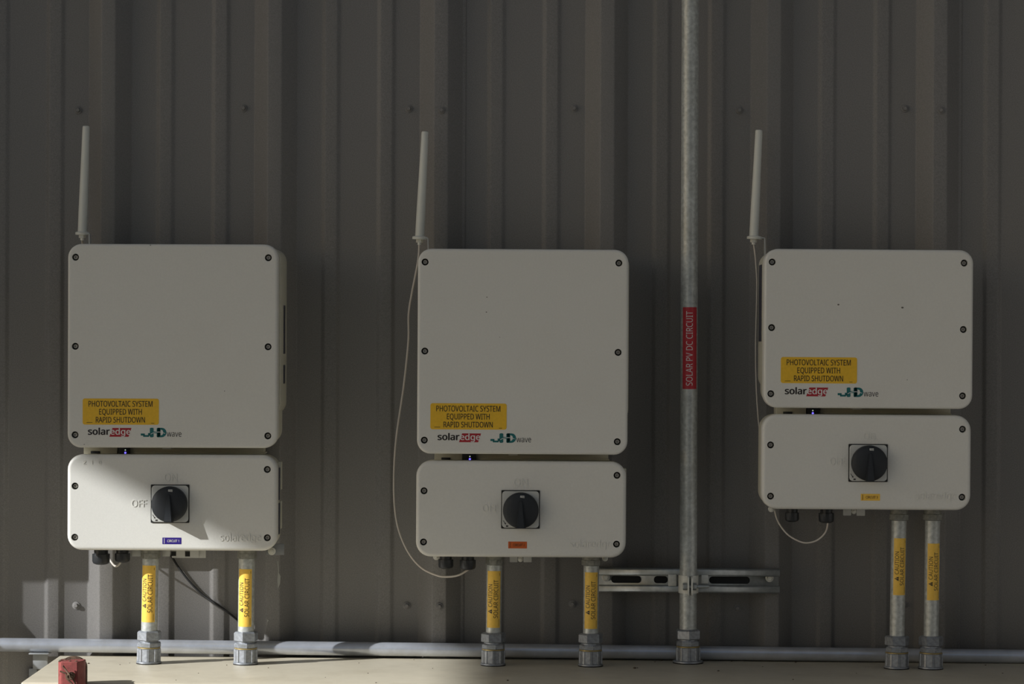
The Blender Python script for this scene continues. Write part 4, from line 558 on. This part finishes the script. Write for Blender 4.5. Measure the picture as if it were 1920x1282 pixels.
switch_box(1428, 1820, 777.5, 955.5, 0.206, 0.003, [(1445, 834), (1805, 804.5), (1445, 930), (1804, 932)], (1591, 832, 1664, 903.5), (1631, 868.5),
           (1614, 925.5, 1650, 938.5), 'CIRCUIT 3', M['dimink'], M['yellow2'], 'small yellow sticker reading circuit 3',
           [('ON', 1619, 812, 1640, 824), ('OFF', 1556, 858, 1583, 871), ('solaredge', 1716, 921, 1792, 941)],
           [('gland', 1472, 1498, 952, 978, 0.15), ('gland', 1535, 1564, 952, 980, 0.15), ('tab', 1580.5, 1596, 950, 966.5, 0.13), ('tab', 1606, 1622, 950, 967, 0.13), ('ring', 1596, 1606, 954, 963, 0.126), ('ring', 1440, 1452, 949, 959, 0.10)],
           'off-white switch box with yellow sticker at the right')

# ------------------------------------------------------------------ antennas
def antenna(tx, ty, bx, by, c0, c1, hook, label):
    d = 0.075; p0, p1 = P(bx, by, d), P(tx, ty, d); ln = (p1 - p0).length; ry = math.atan2(p1.x - p0.x, p1.z - p0.z)
    t = thing('antenna', label, 'antenna', p0, ry, 'stick antennas above the inverters'); k = sc(d)
    bm = bmesh.new(); lathe(bm, [(8.7 * k, 0), (8.5 * k, ln * 0.2), (7.3 * k, ln * 0.7), (6.7 * k, ln - 0.003), (6.2 * k, ln - 0.0008), (5 * k, ln)], 24)
    link('rod', fin(bm), M['ant'], t)
    w2 = (c1 - c0) / 2 * k
    bm = bmesh.new(); lathe(bm, [(w2 * 0.97, -0.0052), (w2, -0.0045), (w2, -0.0008), (w2 * 0.8, 0.0006)], 28, Matrix.Translation(((c0 + c1) / 2 * k - bx * k + 0.0, 0, 0)))
    link('base_plate', fin(bm), M['ant'], t)
    bm = bmesh.new(); lathe(bm, [(5.8 * k, -0.011), (6.5 * k, -0.0105), (6.5 * k, -0.005)], 6); lathe(bm, [(3.5 * k, -0.015), (3.5 * k, -0.010)], 12)
    link('nut', fin(bm, 30, False), M['clamp'], t)
    inv = (Matrix.Translation(p0) @ Matrix.Rotation(ry, 4, 'Y')).inverted()
    a, b, c_ = inv @ P(c1 - 9, by + 2, d), inv @ P(hook[0], by + 3.5, d), inv @ P(hook[1], hook[2], d)
    e = inv @ P(hook[1], hook[2], 0.062)
    bm = bmesh.new()
    for q0, q1 in ((a, b), (b, c_)):
        dv = (q1 - q0).normalized(); nn = Vector((dv.z, 0, -dv.x)) * 0.0009; yy = Vector((0, 0.009, 0))
        vs = [bm.verts.new(q) for q in (q0 - nn - yy, q1 - nn - yy, q1 + nn - yy, q0 + nn - yy, q0 - nn + yy, q1 - nn + yy, q1 + nn + yy, q0 + nn + yy)]
        for f in ((0, 1, 2, 3), (7, 6, 5, 4), (0, 4, 5, 1), (1, 5, 6, 2), (2, 6, 7, 3), (3, 7, 4, 0)): bm.faces.new([vs[i] for i in f])
    link('angle_bracket', fin(bm), M['tab'], t)
    return t
antenna(161.5, 236, 154.5, 435, 141.5, 168, (168.5, 169.3, 472), 'white stick antenna rising above the left inverter')
antenna(797, 246.5, 787, 443.5, 773, 802, (802.5, 803.3, 482), 'white stick antenna rising above the middle inverter')
antenna(1423, 243.5, 1413.5, 443, 1400.5, 1429, (1433, 1434, 485), 'white stick antenna rising above the right inverter')
def cable(name, pts, r, label, m='cable', group='white antenna cables'):
    bm = bmesh.new(); tube(bm, spline([P(*p) for p in pts]), r, 10)
    return tag(link(name, fin(bm, 60), M[m]), label, 'cable', group)
cable('antenna_cable', [(154, 449, 0.075), (156, 470, 0.05), (166, 560, 0.040), (170, 640, 0.039), (170, 800, 0.042), (171, 900, 0.046), (174, 980, 0.048), (184, 1012, 0.055), (199, 1034, 0.085), (206, 1049, 0.112), (216, 1061, 0.12), (224, 1057, 0.122), (227, 1050, 0.124)], 0.0019,
      'white antenna cable looping out below the sunlit left switch box')
cable('antenna_cable', [(786, 458, 0.075), (783.5, 490, 0.075), (772, 550, 0.075), (766, 590, 0.075), (765.5, 640, 0.075), (757, 722, 0.075), (743, 820, 0.08), (738.5, 890, 0.08), (740, 950, 0.085), (748, 995, 0.09), (766, 1036, 0.1), (790, 1064, 0.11), (818, 1078, 0.12), (838, 1081, 0.125), (860, 1078, 0.13), (879, 1067, 0.13)], 0.0018,
      'long white cable bowing left of the middle inverter and looping beneath')
cable('antenna_cable', [(1413, 458, 0.075), (1416, 480, 0.075), (1419, 520, 0.072), (1419, 560, 0.07), (1417, 640, 0.07), (1417.5, 700, 0.07), (1420, 760, 0.075), (1425, 812, 0.085), (1434, 860, 0.095), (1444, 920, 0.098), (1452, 955, 0.10), (1459, 978, 0.11), (1475, 1000, 0.12), (1495, 1013, 0.125), (1513, 1017.5, 0.128), (1533, 1012, 0.13), (1548, 997, 0.13), (1552.5, 977, 0.13)], 0.0015,
      'white cable along the right inverter ending in a loop below its box')

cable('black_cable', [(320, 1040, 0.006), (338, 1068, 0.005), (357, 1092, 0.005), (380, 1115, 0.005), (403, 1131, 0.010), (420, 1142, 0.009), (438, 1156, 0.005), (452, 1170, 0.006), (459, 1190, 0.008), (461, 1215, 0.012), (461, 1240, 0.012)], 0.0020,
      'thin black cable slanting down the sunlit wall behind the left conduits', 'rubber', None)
# ------------------------------------------------------------------ conduits
def fluted(bm, r, z0, z1, n=10, ph=0.0):
    """round body with raised vertical lugs"""
    pr = []
    for i in range(n):
        for f, rr in ((-0.42, r * 0.955), (0.18, r * 0.955), (0.26, r * 1.02), (0.50, r * 1.02)):
            a = ph + 2 * math.pi * (i + f) / n; pr.append((rr * math.cos(a), rr * math.sin(a)))
    lo = [bm.verts.new((x, y, z0)) for x, y in pr]; hi = [bm.verts.new((x, y, z1)) for x, y in pr]
    m = len(pr)
    for i in range(m):
        j = (i + 1) % m; bm.faces.new((lo[i], lo[j], hi[j], hi[i]))
    bm.faces.new(hi); bm.faces.new(list(reversed(lo)))
def tube_label(par, r, z0, z1, a0, a1, m, lab):
    """vinyl label wrapped on the tube, angles measured from straight-out (-y), positive to the right"""
    bm = bmesh.new(); n = 14; rr = r + 0.0003
    ring = [a0 + (a1 - a0) * i / n for i in range(n + 1)]
    lo = [bm.verts.new((rr * math.sin(a), -rr * math.cos(a), z0)) for a in ring]; hi = [bm.verts.new((rr * math.sin(a), -rr * math.cos(a), z1)) for a in ring]
    for i in range(n): bm.faces.new((lo[i], lo[i + 1], hi[i + 1], hi[i]))
    me = raw(bm); me.shade_smooth()
    return link('label', me, m, par, label=lab)
def wrap(bm, tmp, r, za, zb, ta, tb):
    """lay a flat sheet (x along the tube 0..1, z across 0..1) round the tube between angles tb (z=0) and ta (z=1)"""
    n = max(3, int(abs(tb - ta) / 0.05))
    for k in range(1, n):
        bmesh.ops.bisect_plane(tmp, geom=tmp.verts[:] + tmp.edges[:] + tmp.faces[:], plane_co=(0, 0, k / n), plane_no=(0, 0, 1))
    idx = {}
    for q in tmp.verts:
        a = tb + (ta - tb) * q.co.z
        idx[q] = bm.verts.new((r * math.sin(a), -r * math.cos(a), za + (zb - za) * q.co.x))
    for f in tmp.faces: bm.faces.new([idx[q] for q in f.verts])
    tmp.free()
def wrap_text(bm, s, r, za, zb, ta, tb):
    """text reading upward; za..zb along the tube, capital tops at angle ta, baseline at angle tb"""
    tmp = bmesh.new(); text_into(tmp, s, lambda u, v: (u, 0, v)); wrap(bm, tmp, r, za, zb, ta, tb)
def fitting(t, s, nutphase, ringbrass=True, flange=1.0):
    """compression connector on the cabinet top, s = metres per pixel"""
    bm = bmesh.new(); lathe(bm, [(23.5 * s * flange, 0), (23.5 * s * flange, 2 * s)], 32)
    link('gasket', fin(bm), M['rubber'], t)
    bm = bmesh.new(); lathe(bm, [(23.5 * s * flange, 2 * s), (23.3 * s * flange, 4 * s), (21.5 * s, 5.5 * s)], 32); fluted(bm, 22 * s, 5 * s, 28.5 * s, 9, 0.3)
    lathe(bm, [(21.6 * s, 28.5 * s), (20.5 * s, 29.5 * s)], 32)
    link('connector_body', fin(bm, 25, False), M['zinc'], t)
    bm = bmesh.new(); lathe(bm, [(20.5 * s, 29 * s), (21.5 * s, 29.6 * s), (21.5 * s, 31.0 * s), (20.5 * s, 31.5 * s)], 32)
    link('seal_ring', fin(bm), M['brass'] if ringbrass else M['zinc'], t)
    bm = bmesh.new(); lathe(bm, [(20 * s, 31.2 * s), (21.8 * s, 32 * s), (21.8 * s, 39 * s), (20.5 * s, 41 * s)], 8, None, 0.2); lathe(bm, [(17.5 * s, 40 * s), (17.5 * s, 46 * s)], 24)
    link('collar', fin(bm, 25, False), M['zinc'], t)
    bm = bmesh.new(); lathe(bm, [(20.5 * s, 43.5 * s), (23.2 * s, 45 * s), (23.2 * s, 59 * s), (20.8 * s, 61.5 * s), (16 * s, 62 * s)], 6, None, nutphase)
    link('compression_nut', fin(bm, 25, False), M['zinc'], t)
def conduit(bx, by, tx, ty, d, lab, la, r_px, topnut, label, bright=False, ph=0.35):
    p0 = on_cab(bx, by); p0.y = -d; p0.z = cab_z(p0.x); p1 = P(tx, ty, d); s = sc(d)
    p0.x = P(bx, by, d).x
    ln = (p1 - p0).length; ry = math.atan2(p1.x - p0.x, p1.z - p0.z)
    t = thing('conduit', label, 'conduit', p0, ry, 'short grey conduits below the switch boxes')
    r = r_px * s
    fitting(t, s, ph)
    bm = bmesh.new(); lathe(bm, [(r, 30 * s), (r, ln)], 32); link('tube', fin(bm, 30), M['galv'], t)
    bm = bmesh.new()
    lathe(bm, [(r * 1.05, ln - topnut[1] * s), (topnut[2] * s, ln - (topnut[1] - 1.5) * s), (topnut[2] * s, ln - (topnut[0] + 1.5) * s), (r * 1.1, ln - topnut[0] * s)], 8, None, 0.2)
    lathe(bm, [(r * 1.2, ln - topnut[0] * s - 0.001), (r * 1.2, ln + 0.003)], 20)
    link('top_nut', fin(bm, 25, False), M['darkzinc'], t)
    if lab:
        k = ln / (by - ty)
        z0, z1 = (by - lab[1]) * k, (by - lab[0]) * k
        st = tube_label(t, r, z0, z1, la[0], la[1], M['yellow2'], 'yellow caution label wrapped on the tube')
        H = z1 - z0; A = la[1] - la[0]; rr = r + 0.0006
        bm = bmesh.new()
        wrap_text(bm, 'CAUTION', rr, z0 + 0.367 * H, z0 + 0.765 * H, la[0] + 0.12 * A, la[0] + 0.40 * A)
        wrap_text(bm, 'SOLAR CIRCUIT', rr, z0 + 0.172 * H, z0 + 0.845 * H, la[0] + 0.50 * A, la[0] + 0.80 * A)
        link('lettering', raw(bm), M['ink'], st)
        bm = bmesh.new()
        # warning triangle standing upright in reading direction, split around its exclamation mark
        tmp = bmesh.new()
        for pl in ([(0.25, 0.40), (0.2845, 0.40), (0.2845, 0.128)], [(0.326, 0.40), (0.2915, 0.40), (0.2915, 0.128)], [(0.2845, 0.128), (0.2915, 0.128), (0.288, 0.10)],
                   [(0.2845, 0.375), (0.2915, 0.375), (0.2915, 0.40), (0.2845, 0.40)], [(0.2845, 0.128), (0.2915, 0.128), (0.2915, 0.19), (0.2845, 0.19)]):
            tmp.faces.new([tmp.verts.new((u, 0, v)) for u, v in pl])
        wrap(bm, tmp, rr, z0, z1, la[1], la[0])
        link('warning_symbol', raw(bm), M['ink'], st)
        bm = bmesh.new()
        def q(u, v): a = la[0] + v * A; return (rr * math.sin(a), -rr * math.cos(a), z0 + u * H)
        for u0, u1, v0, v1 in ((0.92, 0.965, 0.885, 0.91), (0.03, 0.15, 0.885, 0.905)):
            bm.faces.new([bm.verts.new(q(a, b)) for a, b in ((u0, v0), (u0, v1), (u1, v1), (u1, v0))])
        link('fine_print', raw(bm), M['ink'], st, kind='stuff')
    return t
CY = 0.147
conduit(279, 1244.5, 282.6, 1033, CY, (1059, 1165.5), (-1.10, 0.80), 15.3, (2, 14, 18.5), 'sunlit conduit standing below the blue circuit sticker, leftmost of the six', ph=0.42)
conduit(460.5, 1244.5, 463, 1033, CY, (1065.5, 1173), (-1.02, 0.78), 15.3, (2, 14, 18.5), 'sunlit conduit at the lower right corner of the left switch box', ph=0.36)
conduit(924.5, 1249.5, 927.5, 1045, CY - 0.012, (1069.5, 1177), (-1.0, 0.9), 14.5, (2, 14, 17.5), 'shaded conduit under the middle switch box, just left of its orange sticker', ph=0.15)
conduit(1107, 1251, 1109, 1046, CY - 0.012, (1072, 1179), (-0.95, 0.9), 14.5, (2, 14, 19), 'shaded conduit under the middle switch box, next to the channel bracket', ph=0.20)
conduit(1681, 1253.5, 1686, 955.5, CY - 0.010, (1008, 1114.5), (-0.80, 1.0), 14.0, (6.5, 20, 19), 'left conduit of the close pair below the right switch box', ph=0.05)
conduit(1745, 1254.5, 1749, 955.5, CY - 0.010, (1018, 1124.5), (-0.80, 1.05), 14.0, (6.5, 20, 19), 'right conduit of the close pair below the right switch box', ph=0.0)

# tall conduit up the wall
TD = 0.078
p0 = on_cab(1290, 1242.5); p0 = Vector((P(1290, 1242.5, TD).x, -TD, cab_z(0.31)))
p1 = P(1294.5, -40, TD); ry = math.atan2(p1.x - p0.x, p1.z - p0.z)
t = thing('tall_conduit', 'tall galvanized conduit with red label running up the wall', 'conduit', p0, ry); s = sc(TD)
fitting(t, s * 1.03, 0.55, True, 1.18)
bm = bmesh.new(); lathe(bm, [(16.2 * s, 30 * s), (16.2 * s, 2.55)], 40); link('tube', fin(bm, 30), M['galv'], t)
k = (p1 - p0).length / (1242.5 + 40)
z0, z1 = (1242.5 - 729) * k, (1242.5 - 576) * k; r = 16.2 * s
st = tube_label(t, r, z0, z1, -0.87, 0.92, M['red'], 'red vinyl label with white capitals')
bm = bmesh.new(); wrap_text(bm, 'SOLAR PV DC CIRCUIT', r + 0.0007, z0 + 0.042 * (z1 - z0), z0 + 0.952 * (z1 - z0), -0.40, 0.33)
link('lettering', raw(bm), M['paper'], st)

# strut channel and clamp
a, b = P(1120, 1087, 0.05), P(1461.5, 1089.5, 0.05)
ry = -math.atan2(b.z - a.z, b.x - a.x)
t = thing('strut_channel', 'short slotted steel channel screwed across the wall ribs behind the tall conduit', 'bracket', (a + b) / 2 * 1.0, ry)
t.location.y = 0; hl = (b - a).length / 2; hh = 0.0207; D0, D1 = RIB + 0.0016, RIB + 0.0226
bm = bmesh.new()
prof = [(-hh + 0.011, D1 - 0.007), (-hh + 0.011, D1), (-hh, D1), (-hh, D0), (hh, D0), (hh, D1), (hh - 0.011, D1), (hh - 0.011, D1 - 0.007)]
prof = fillet(prof, 0.0022, 4)
ra = [bm.verts.new((-hl, -d_, z_)) for z_, d_ in prof]; rb = [bm.verts.new((hl, -d_, z_)) for z_, d_ in prof]
for i in range(len(prof) - 1): bm.faces.new((ra[i], ra[i + 1], rb[i + 1], rb[i]))
bmesh.ops.recalc_face_normals(bm, faces=bm.faces)
me = raw(bm); me.shade_smooth(); me.set_sharp_from_angle(angle=math.radians(35))
ch = link('channel', me, M['strut'], t); md = ch.modifiers.new('gauge', 'SOLIDIFY'); md.thickness = 0.0022; md.offset = 0
inv = (Matrix.Translation(t.location) @ Matrix.Rotation(ry, 4, 'Y')).inverted()
for xa, xb in ((1146, 1202), (1226, 1252), (1330, 1406)):
    q0, q1 = inv @ P(xa, 1087, D0 + 0.002), inv @ P(xb, 1087, D0 + 0.002)
    bm = bmesh.new(); slab(bm, q0.x, q1.x, -0.0065, 0.0065, 0.006, D0 + 0.0012, D0 + 0.0018, 0.0001, seg=1)
    link('slot', fin(bm), M['rubber'], t, label='dark punched slot in the channel web')
for px_, py_ in ((1136, 1082), (1443, 1083.5)):
    q = inv @ P(px_, py_, D0 + 0.004); bm = bmesh.new()
    lathe(bm, [(0.0075, 0), (0.0075, 0.0018), (0.0058, 0.0026)], 20, at(q.x, D0 + 0.001, q.z) @ OUT); lathe(bm, [(0.0050, 0.0020), (0.0050, 0.0068), (0.0040, 0.0078)], 6, at(q.x, D0 + 0.001, q.z) @ OUT)
    link('screw', fin(bm, 30, False), M['clamp'], t)
pc = P(1290.8, 1096, TD)
t = thing('conduit_clamp', 'two-piece steel strap clamp holding the tall conduit to the channel', 'clamp', (pc.x, 0, pc.z), 0.0)
s = sc(TD); r = 16.2 * s; inv = Matrix.Translation(t.location).inverted()
def band(name, a0, a1, z0, z1):
    bm = bmesh.new(); n = 12; r0, r1 = r + 0.0004, r + 0.0024
    g = []
    for i in range(n + 1):
        a = a0 + (a1 - a0) * i / n
        g.append([bm.verts.new((rr * math.sin(a), -TD - rr * math.cos(a), z)) for rr, z in ((r0, z0), (r1, z0), (r1, z1), (r0, z1))])
    for p_, q_ in zip(g, g[1:]):
        for i in range(4): bm.faces.new((p_[i], p_[(i + 1) % 4], q_[(i + 1) % 4], q_[i]))
    bm.faces.new(g[0]); bm.faces.new(list(reversed(g[-1])))
    return link(name, fin(bm, 30), M['clamp'], t)
za, zb = -0.0145, 0.0175
L_ = band('left_strap', -1.75, -0.07, za, zb); R_ = band('right_strap', 0.20, 1.75, za, zb)
for nm, par, x0, x1 in (('ear', L_, -0.0035, -0.0008), ('ear', R_, 0.0030, 0.0057)):
    bm = bmesh.new(); slabpts = rrect(-TD - r - 0.017, -TD - r + 0.003, za - 0.003, zb, 0.006, 4)
    v0 = [bm.verts.new((x0, y_, z_)) for y_, z_ in slabpts]; v1 = [bm.verts.new((x1, y_, z_)) for y_, z_ in slabpts]
    for i in range(len(v0)):
        j = (i + 1) % len(v0); bm.faces.new((v0[i], v0[j], v1[j], v1[i]))
    bm.faces.new(v0); bm.faces.new(list(reversed(v1)))
    link(nm, fin(bm), M['clamp'], par)
for par, xa, xb, ya, yb in ((L_, 1253, 1268.5, 1076.5, 1098.5), (R_, 1315, 1328, 1077.5, 1093.5)):
    q0, q1 = inv @ P(xa, yb, D1 + 0.004), inv @ P(xb, ya, D1 + 0.004)
    bm = bmesh.new(); box(bm, q0.x, q1.x, D1 + 0.0015, D1 + 0.0045, q0.z, q1.z, 0.0008); link('shoulder_tab', fin(bm), M['clamp'], par)
bm = bmesh.new(); zc = -0.001; yd = TD + r + 0.0085
RX = Matrix.Rotation(math.pi / 2, 4, 'Y')
lathe(bm, [(0.0030, -0.010), (0.0030, 0.0345), (0.0024, 0.0355)], 14, Matrix.Translation((0, -yd, zc)) @ RX)
lathe(bm, [(0.0062, -0.0125), (0.0068, -0.011), (0.0068, -0.006), (0.0062, -0.0045)], 6, Matrix.Translation((0.001, -yd, zc)) @ RX)
lathe(bm, [(0.0062, 0.0062), (0.0068, 0.007), (0.0068, 0.0115), (0.0062, 0.0125)], 6, Matrix.Translation((0, -yd, zc - 0.0)) @ RX)
link('bolt', fin(bm, 30, False), M['strut'], t)

# ------------------------------------------------------------------ horizontal pipe along the wall foot
a, b = P(0, 1208.3, 0.0455), P(1920, 1230.5, 0.0455); u = (b - a).normalized()
t = thing('horizontal_pipe', 'long straight grey pipe running level along the wall just behind the conduits', 'pipe', a - u * 0.75)
bm = bmesh.new(); tube(bm, [Vector((0, 0, 0)), u * 0.9, u * 1.8, u * 3.4], 0.0125, 32); link('tube', fin(bm, 40), M['pipe'], t)
# grey strap under the pipe at the cabinet corner
q0, q1 = P(54, 1226.5, 0.06), P(104, 1221.5, 0.06)
t = thing('pipe_bracket', 'flat grey bracket strip under the pipe by the cabinet corner', 'bracket', (q0.x, -0.034, q0.z))
bm = bmesh.new(); w_ = q1.x - q0.x
box(bm, 0, w_ * 0.75, -0.002, 0.028, -0.0002, 0.0022, 0.0006); box(bm, 0.003, 0.03, -0.001, 0.0012, -0.03, 0.002, 0.0004); link('strip', fin(bm, 30, False), M['greytab'], t)
q0, q1 = P(47, 1276, 0.05), P(62, 1258, 0.05)
t = thing('wall_clip', 'small grey metal clip on the wall left of the cabinet corner', 'clip', (q0.x, -RIB * 0.02, q0.z))
bm = bmesh.new(); box(bm, 0, q1.x - q0.x, 0, 0.012, 0, q1.z - q0.z, 0.001); box(bm, 0, 0.006, 0.0, 0.026, -0.012, 0.002, 0.001); link('plate', fin(bm, 30, False), M['greytab'], t)
# loose grey tag plate at right foot of the first switch box
q0, q1 = P(521, 1043, 0.05), P(532, 1019, 0.05)

# ------------------------------------------------------------------ red post with hairpin clip at the cabinet front
pd0, pd1 = 0.422, 0.472
q = P(129.5, 1240.5, pd1); k = sc(pd1)
t = thing('red_post', 'weathered red steel post with hairpin clip at the cabinet front corner', 'post', (q.x, 0, q.z - 0.45), 0)
hw = 24.3 * k; zt = 0.45
bm = bmesh.new()                                      # flat front bar with chamfered corners
pts = [(-hw + 0.002, -0.432), (hw, -0.432), (hw, -0.456), (hw - 0.0075, -pd1), (-hw + 0.009, -pd1), (-hw + 0.002, -0.463)]
lo = [bm.verts.new((x, y, 0)) for x, y in pts]; hi = [bm.verts.new((x, y, zt)) for x, y in pts]
for i in range(len(pts)):
    j = (i + 1) % len(pts); bm.faces.new((lo[i], lo[j], hi[j], hi[i]))
bm.faces.new(list(reversed(lo))); bm.faces.new(hi)
bmesh.ops.bevel(bm, geom=[e for e in bm.edges], offset=0.001, segments=2, affect='EDGES')
link('front_bar', fin(bm, 30), M['redpaint'], t)
bm = bmesh.new(); r_ = hw + 0.001                      # back plate with an arched top
pts = [(-r_, 0.0), (r_, 0.0)] + [(r_ * math.cos(math.pi * i / 16), zt - 0.0135 + 0.0175 * math.sin(math.pi * i / 16)) for i in range(17)]
v0 = [bm.verts.new((x, -0.422, z)) for x, z in pts]; v1 = [bm.verts.new((x, -0.4315, z)) for x, z in pts]
for i in range(len(pts)):
    j = (i + 1) % len(pts); bm.faces.new((v0[i], v0[j], v1[j], v1[i]))
bm.faces.new(v0); bm.faces.new(list(reversed(v1)))
link('arched_back_plate', fin(bm, 30), M['rust'], t)
bm = bmesh.new()
for i in range(26):
    x = random.uniform(-hw * 0.85, hw * 0.7); y = -random.uniform(0.434, 0.469); r0 = random.uniform(0.0008, 0.0022)
    bmesh.ops.create_icosphere(bm, subdivisions=1, radius=1, matrix=Matrix.Translation((x, y, zt)) @ Matrix.Diagonal((r0 * 1.6, r0 * 1.3, r0 * 0.6, 1)))
link('rust_flakes', fin(bm), M['rust'], t, kind='stuff')
inv = Matrix.Translation(t.location).inverted()
c = inv @ P(132, 1267.5, pd1 + 0.01); bm = bmesh.new()
lathe(bm, [(0.0062, -0.004), (0.0062, 0.013), (0.0054, 0.0145), (0.0040, 0.0145), (0.0036, 0.0135)], 20, Matrix.Translation((c.x, -pd1, c.z)) @ OUT)
link('pin', fin(bm), M['rust'], t)
bm = bmesh.new(); e = pd1 + 0.010
tube(bm, spline([inv @ P(118, 1248, e), inv @ P(123, 1255, e), inv @ P(128, 1262, e + 0.006), inv @ P(131, 1266, e + 0.008), inv @ P(137, 1274, e + 0.004), inv @ P(143, 1284, e)]), 0.0015, 8)
tube(bm, spline([inv @ P(112.5, 1258, e), inv @ P(119, 1260.5, e), inv @ P(124, 1263, e), inv @ P(124.5, 1270, e), inv @ P(129, 1276, e), inv @ P(134, 1280, e), inv @ P(137, 1287, e)]), 0.0015, 8)
link('hairpin_clip', fin(bm, 60), M['rust'], t)

# ------------------------------------------------------------------ added unseen objects just outside the left of the frame that shade the wall
zline = P(100, 1093, 0.0).z
ed = 0.30; ezb = zline + ed * (-SUN.z / SUN.y); ex1 = P(196, 1093, 0).x - ed * SUN.x / SUN.y - 0.02
t = thing('left_occluder', 'added unseen grey enclosure left of the first inverter', 'occluder', (ex1 - 0.30, 0, ezb))  # box added out of view to cast the level shadow edge
bm = bmesh.new(); box(bm, -0.30, 0.30, RIB + 0.001, ed - 0.02, 0, 0.70, 0.003); link('body', fin(bm), M['tab'], t)
bm = bmesh.new(); box(bm, -0.295, 0.30, ed - 0.022, ed, 0.0, 0.70, 0.002); dr = link('door', fin(bm), M['tab'], t)
bm = bmesh.new(); box(bm, 0.22, 0.24, ed - 0.002, ed + 0.02, 0.30, 0.40, 0.004); link('latch', fin(bm), M['black'], dr)
sx = SUN.x / SUN.y; szr = -SUN.z / SUN.y
df = 0.120; xe = P(43, 1130, 0).x - df * sx
zk = P(41, 1166, 0).z + df * szr
t = thing('blocker', 'added unseen downspout with kicked-out foot on the wall left of the pipe end', 'blocker', (xe - 0.045, 0, zk - 0.16))  # tube added out of view; its foot shapes the slanted shadow edge
bm = bmesh.new(); rings = []
for dd, z_ in ((0.0, 2.0), (0.0, 0.16), (0.035, 0.115), (0.12, 0.03)):
    sl_ = 0.0 if dd == 0 else (0.02 if dd < 0.05 else 0.035)
    rings.append([bm.verts.new((x, -(y + dd), z_ + (sl_ if y < 0.1 and False else 0))) for x, y in ((-0.045, 0.064), (0.045, 0.064), (0.045, 0.120), (-0.045, 0.120))])
for a_, b_ in zip(rings, rings[1:]):
    for i in range(4): bm.faces.new((a_[i], a_[(i + 1) % 4], b_[(i + 1) % 4], b_[i]))
bm.faces.new(rings[0]); link('pipe_body', fin(bm), M['wall'], t)
for zz in (0.25, 1.5):
    bm = bmesh.new(); box(bm, -0.06, 0.06, RIB, 0.066, zz, zz + 0.03, 0.001); link('strap', fin(bm), M['wall'], t)
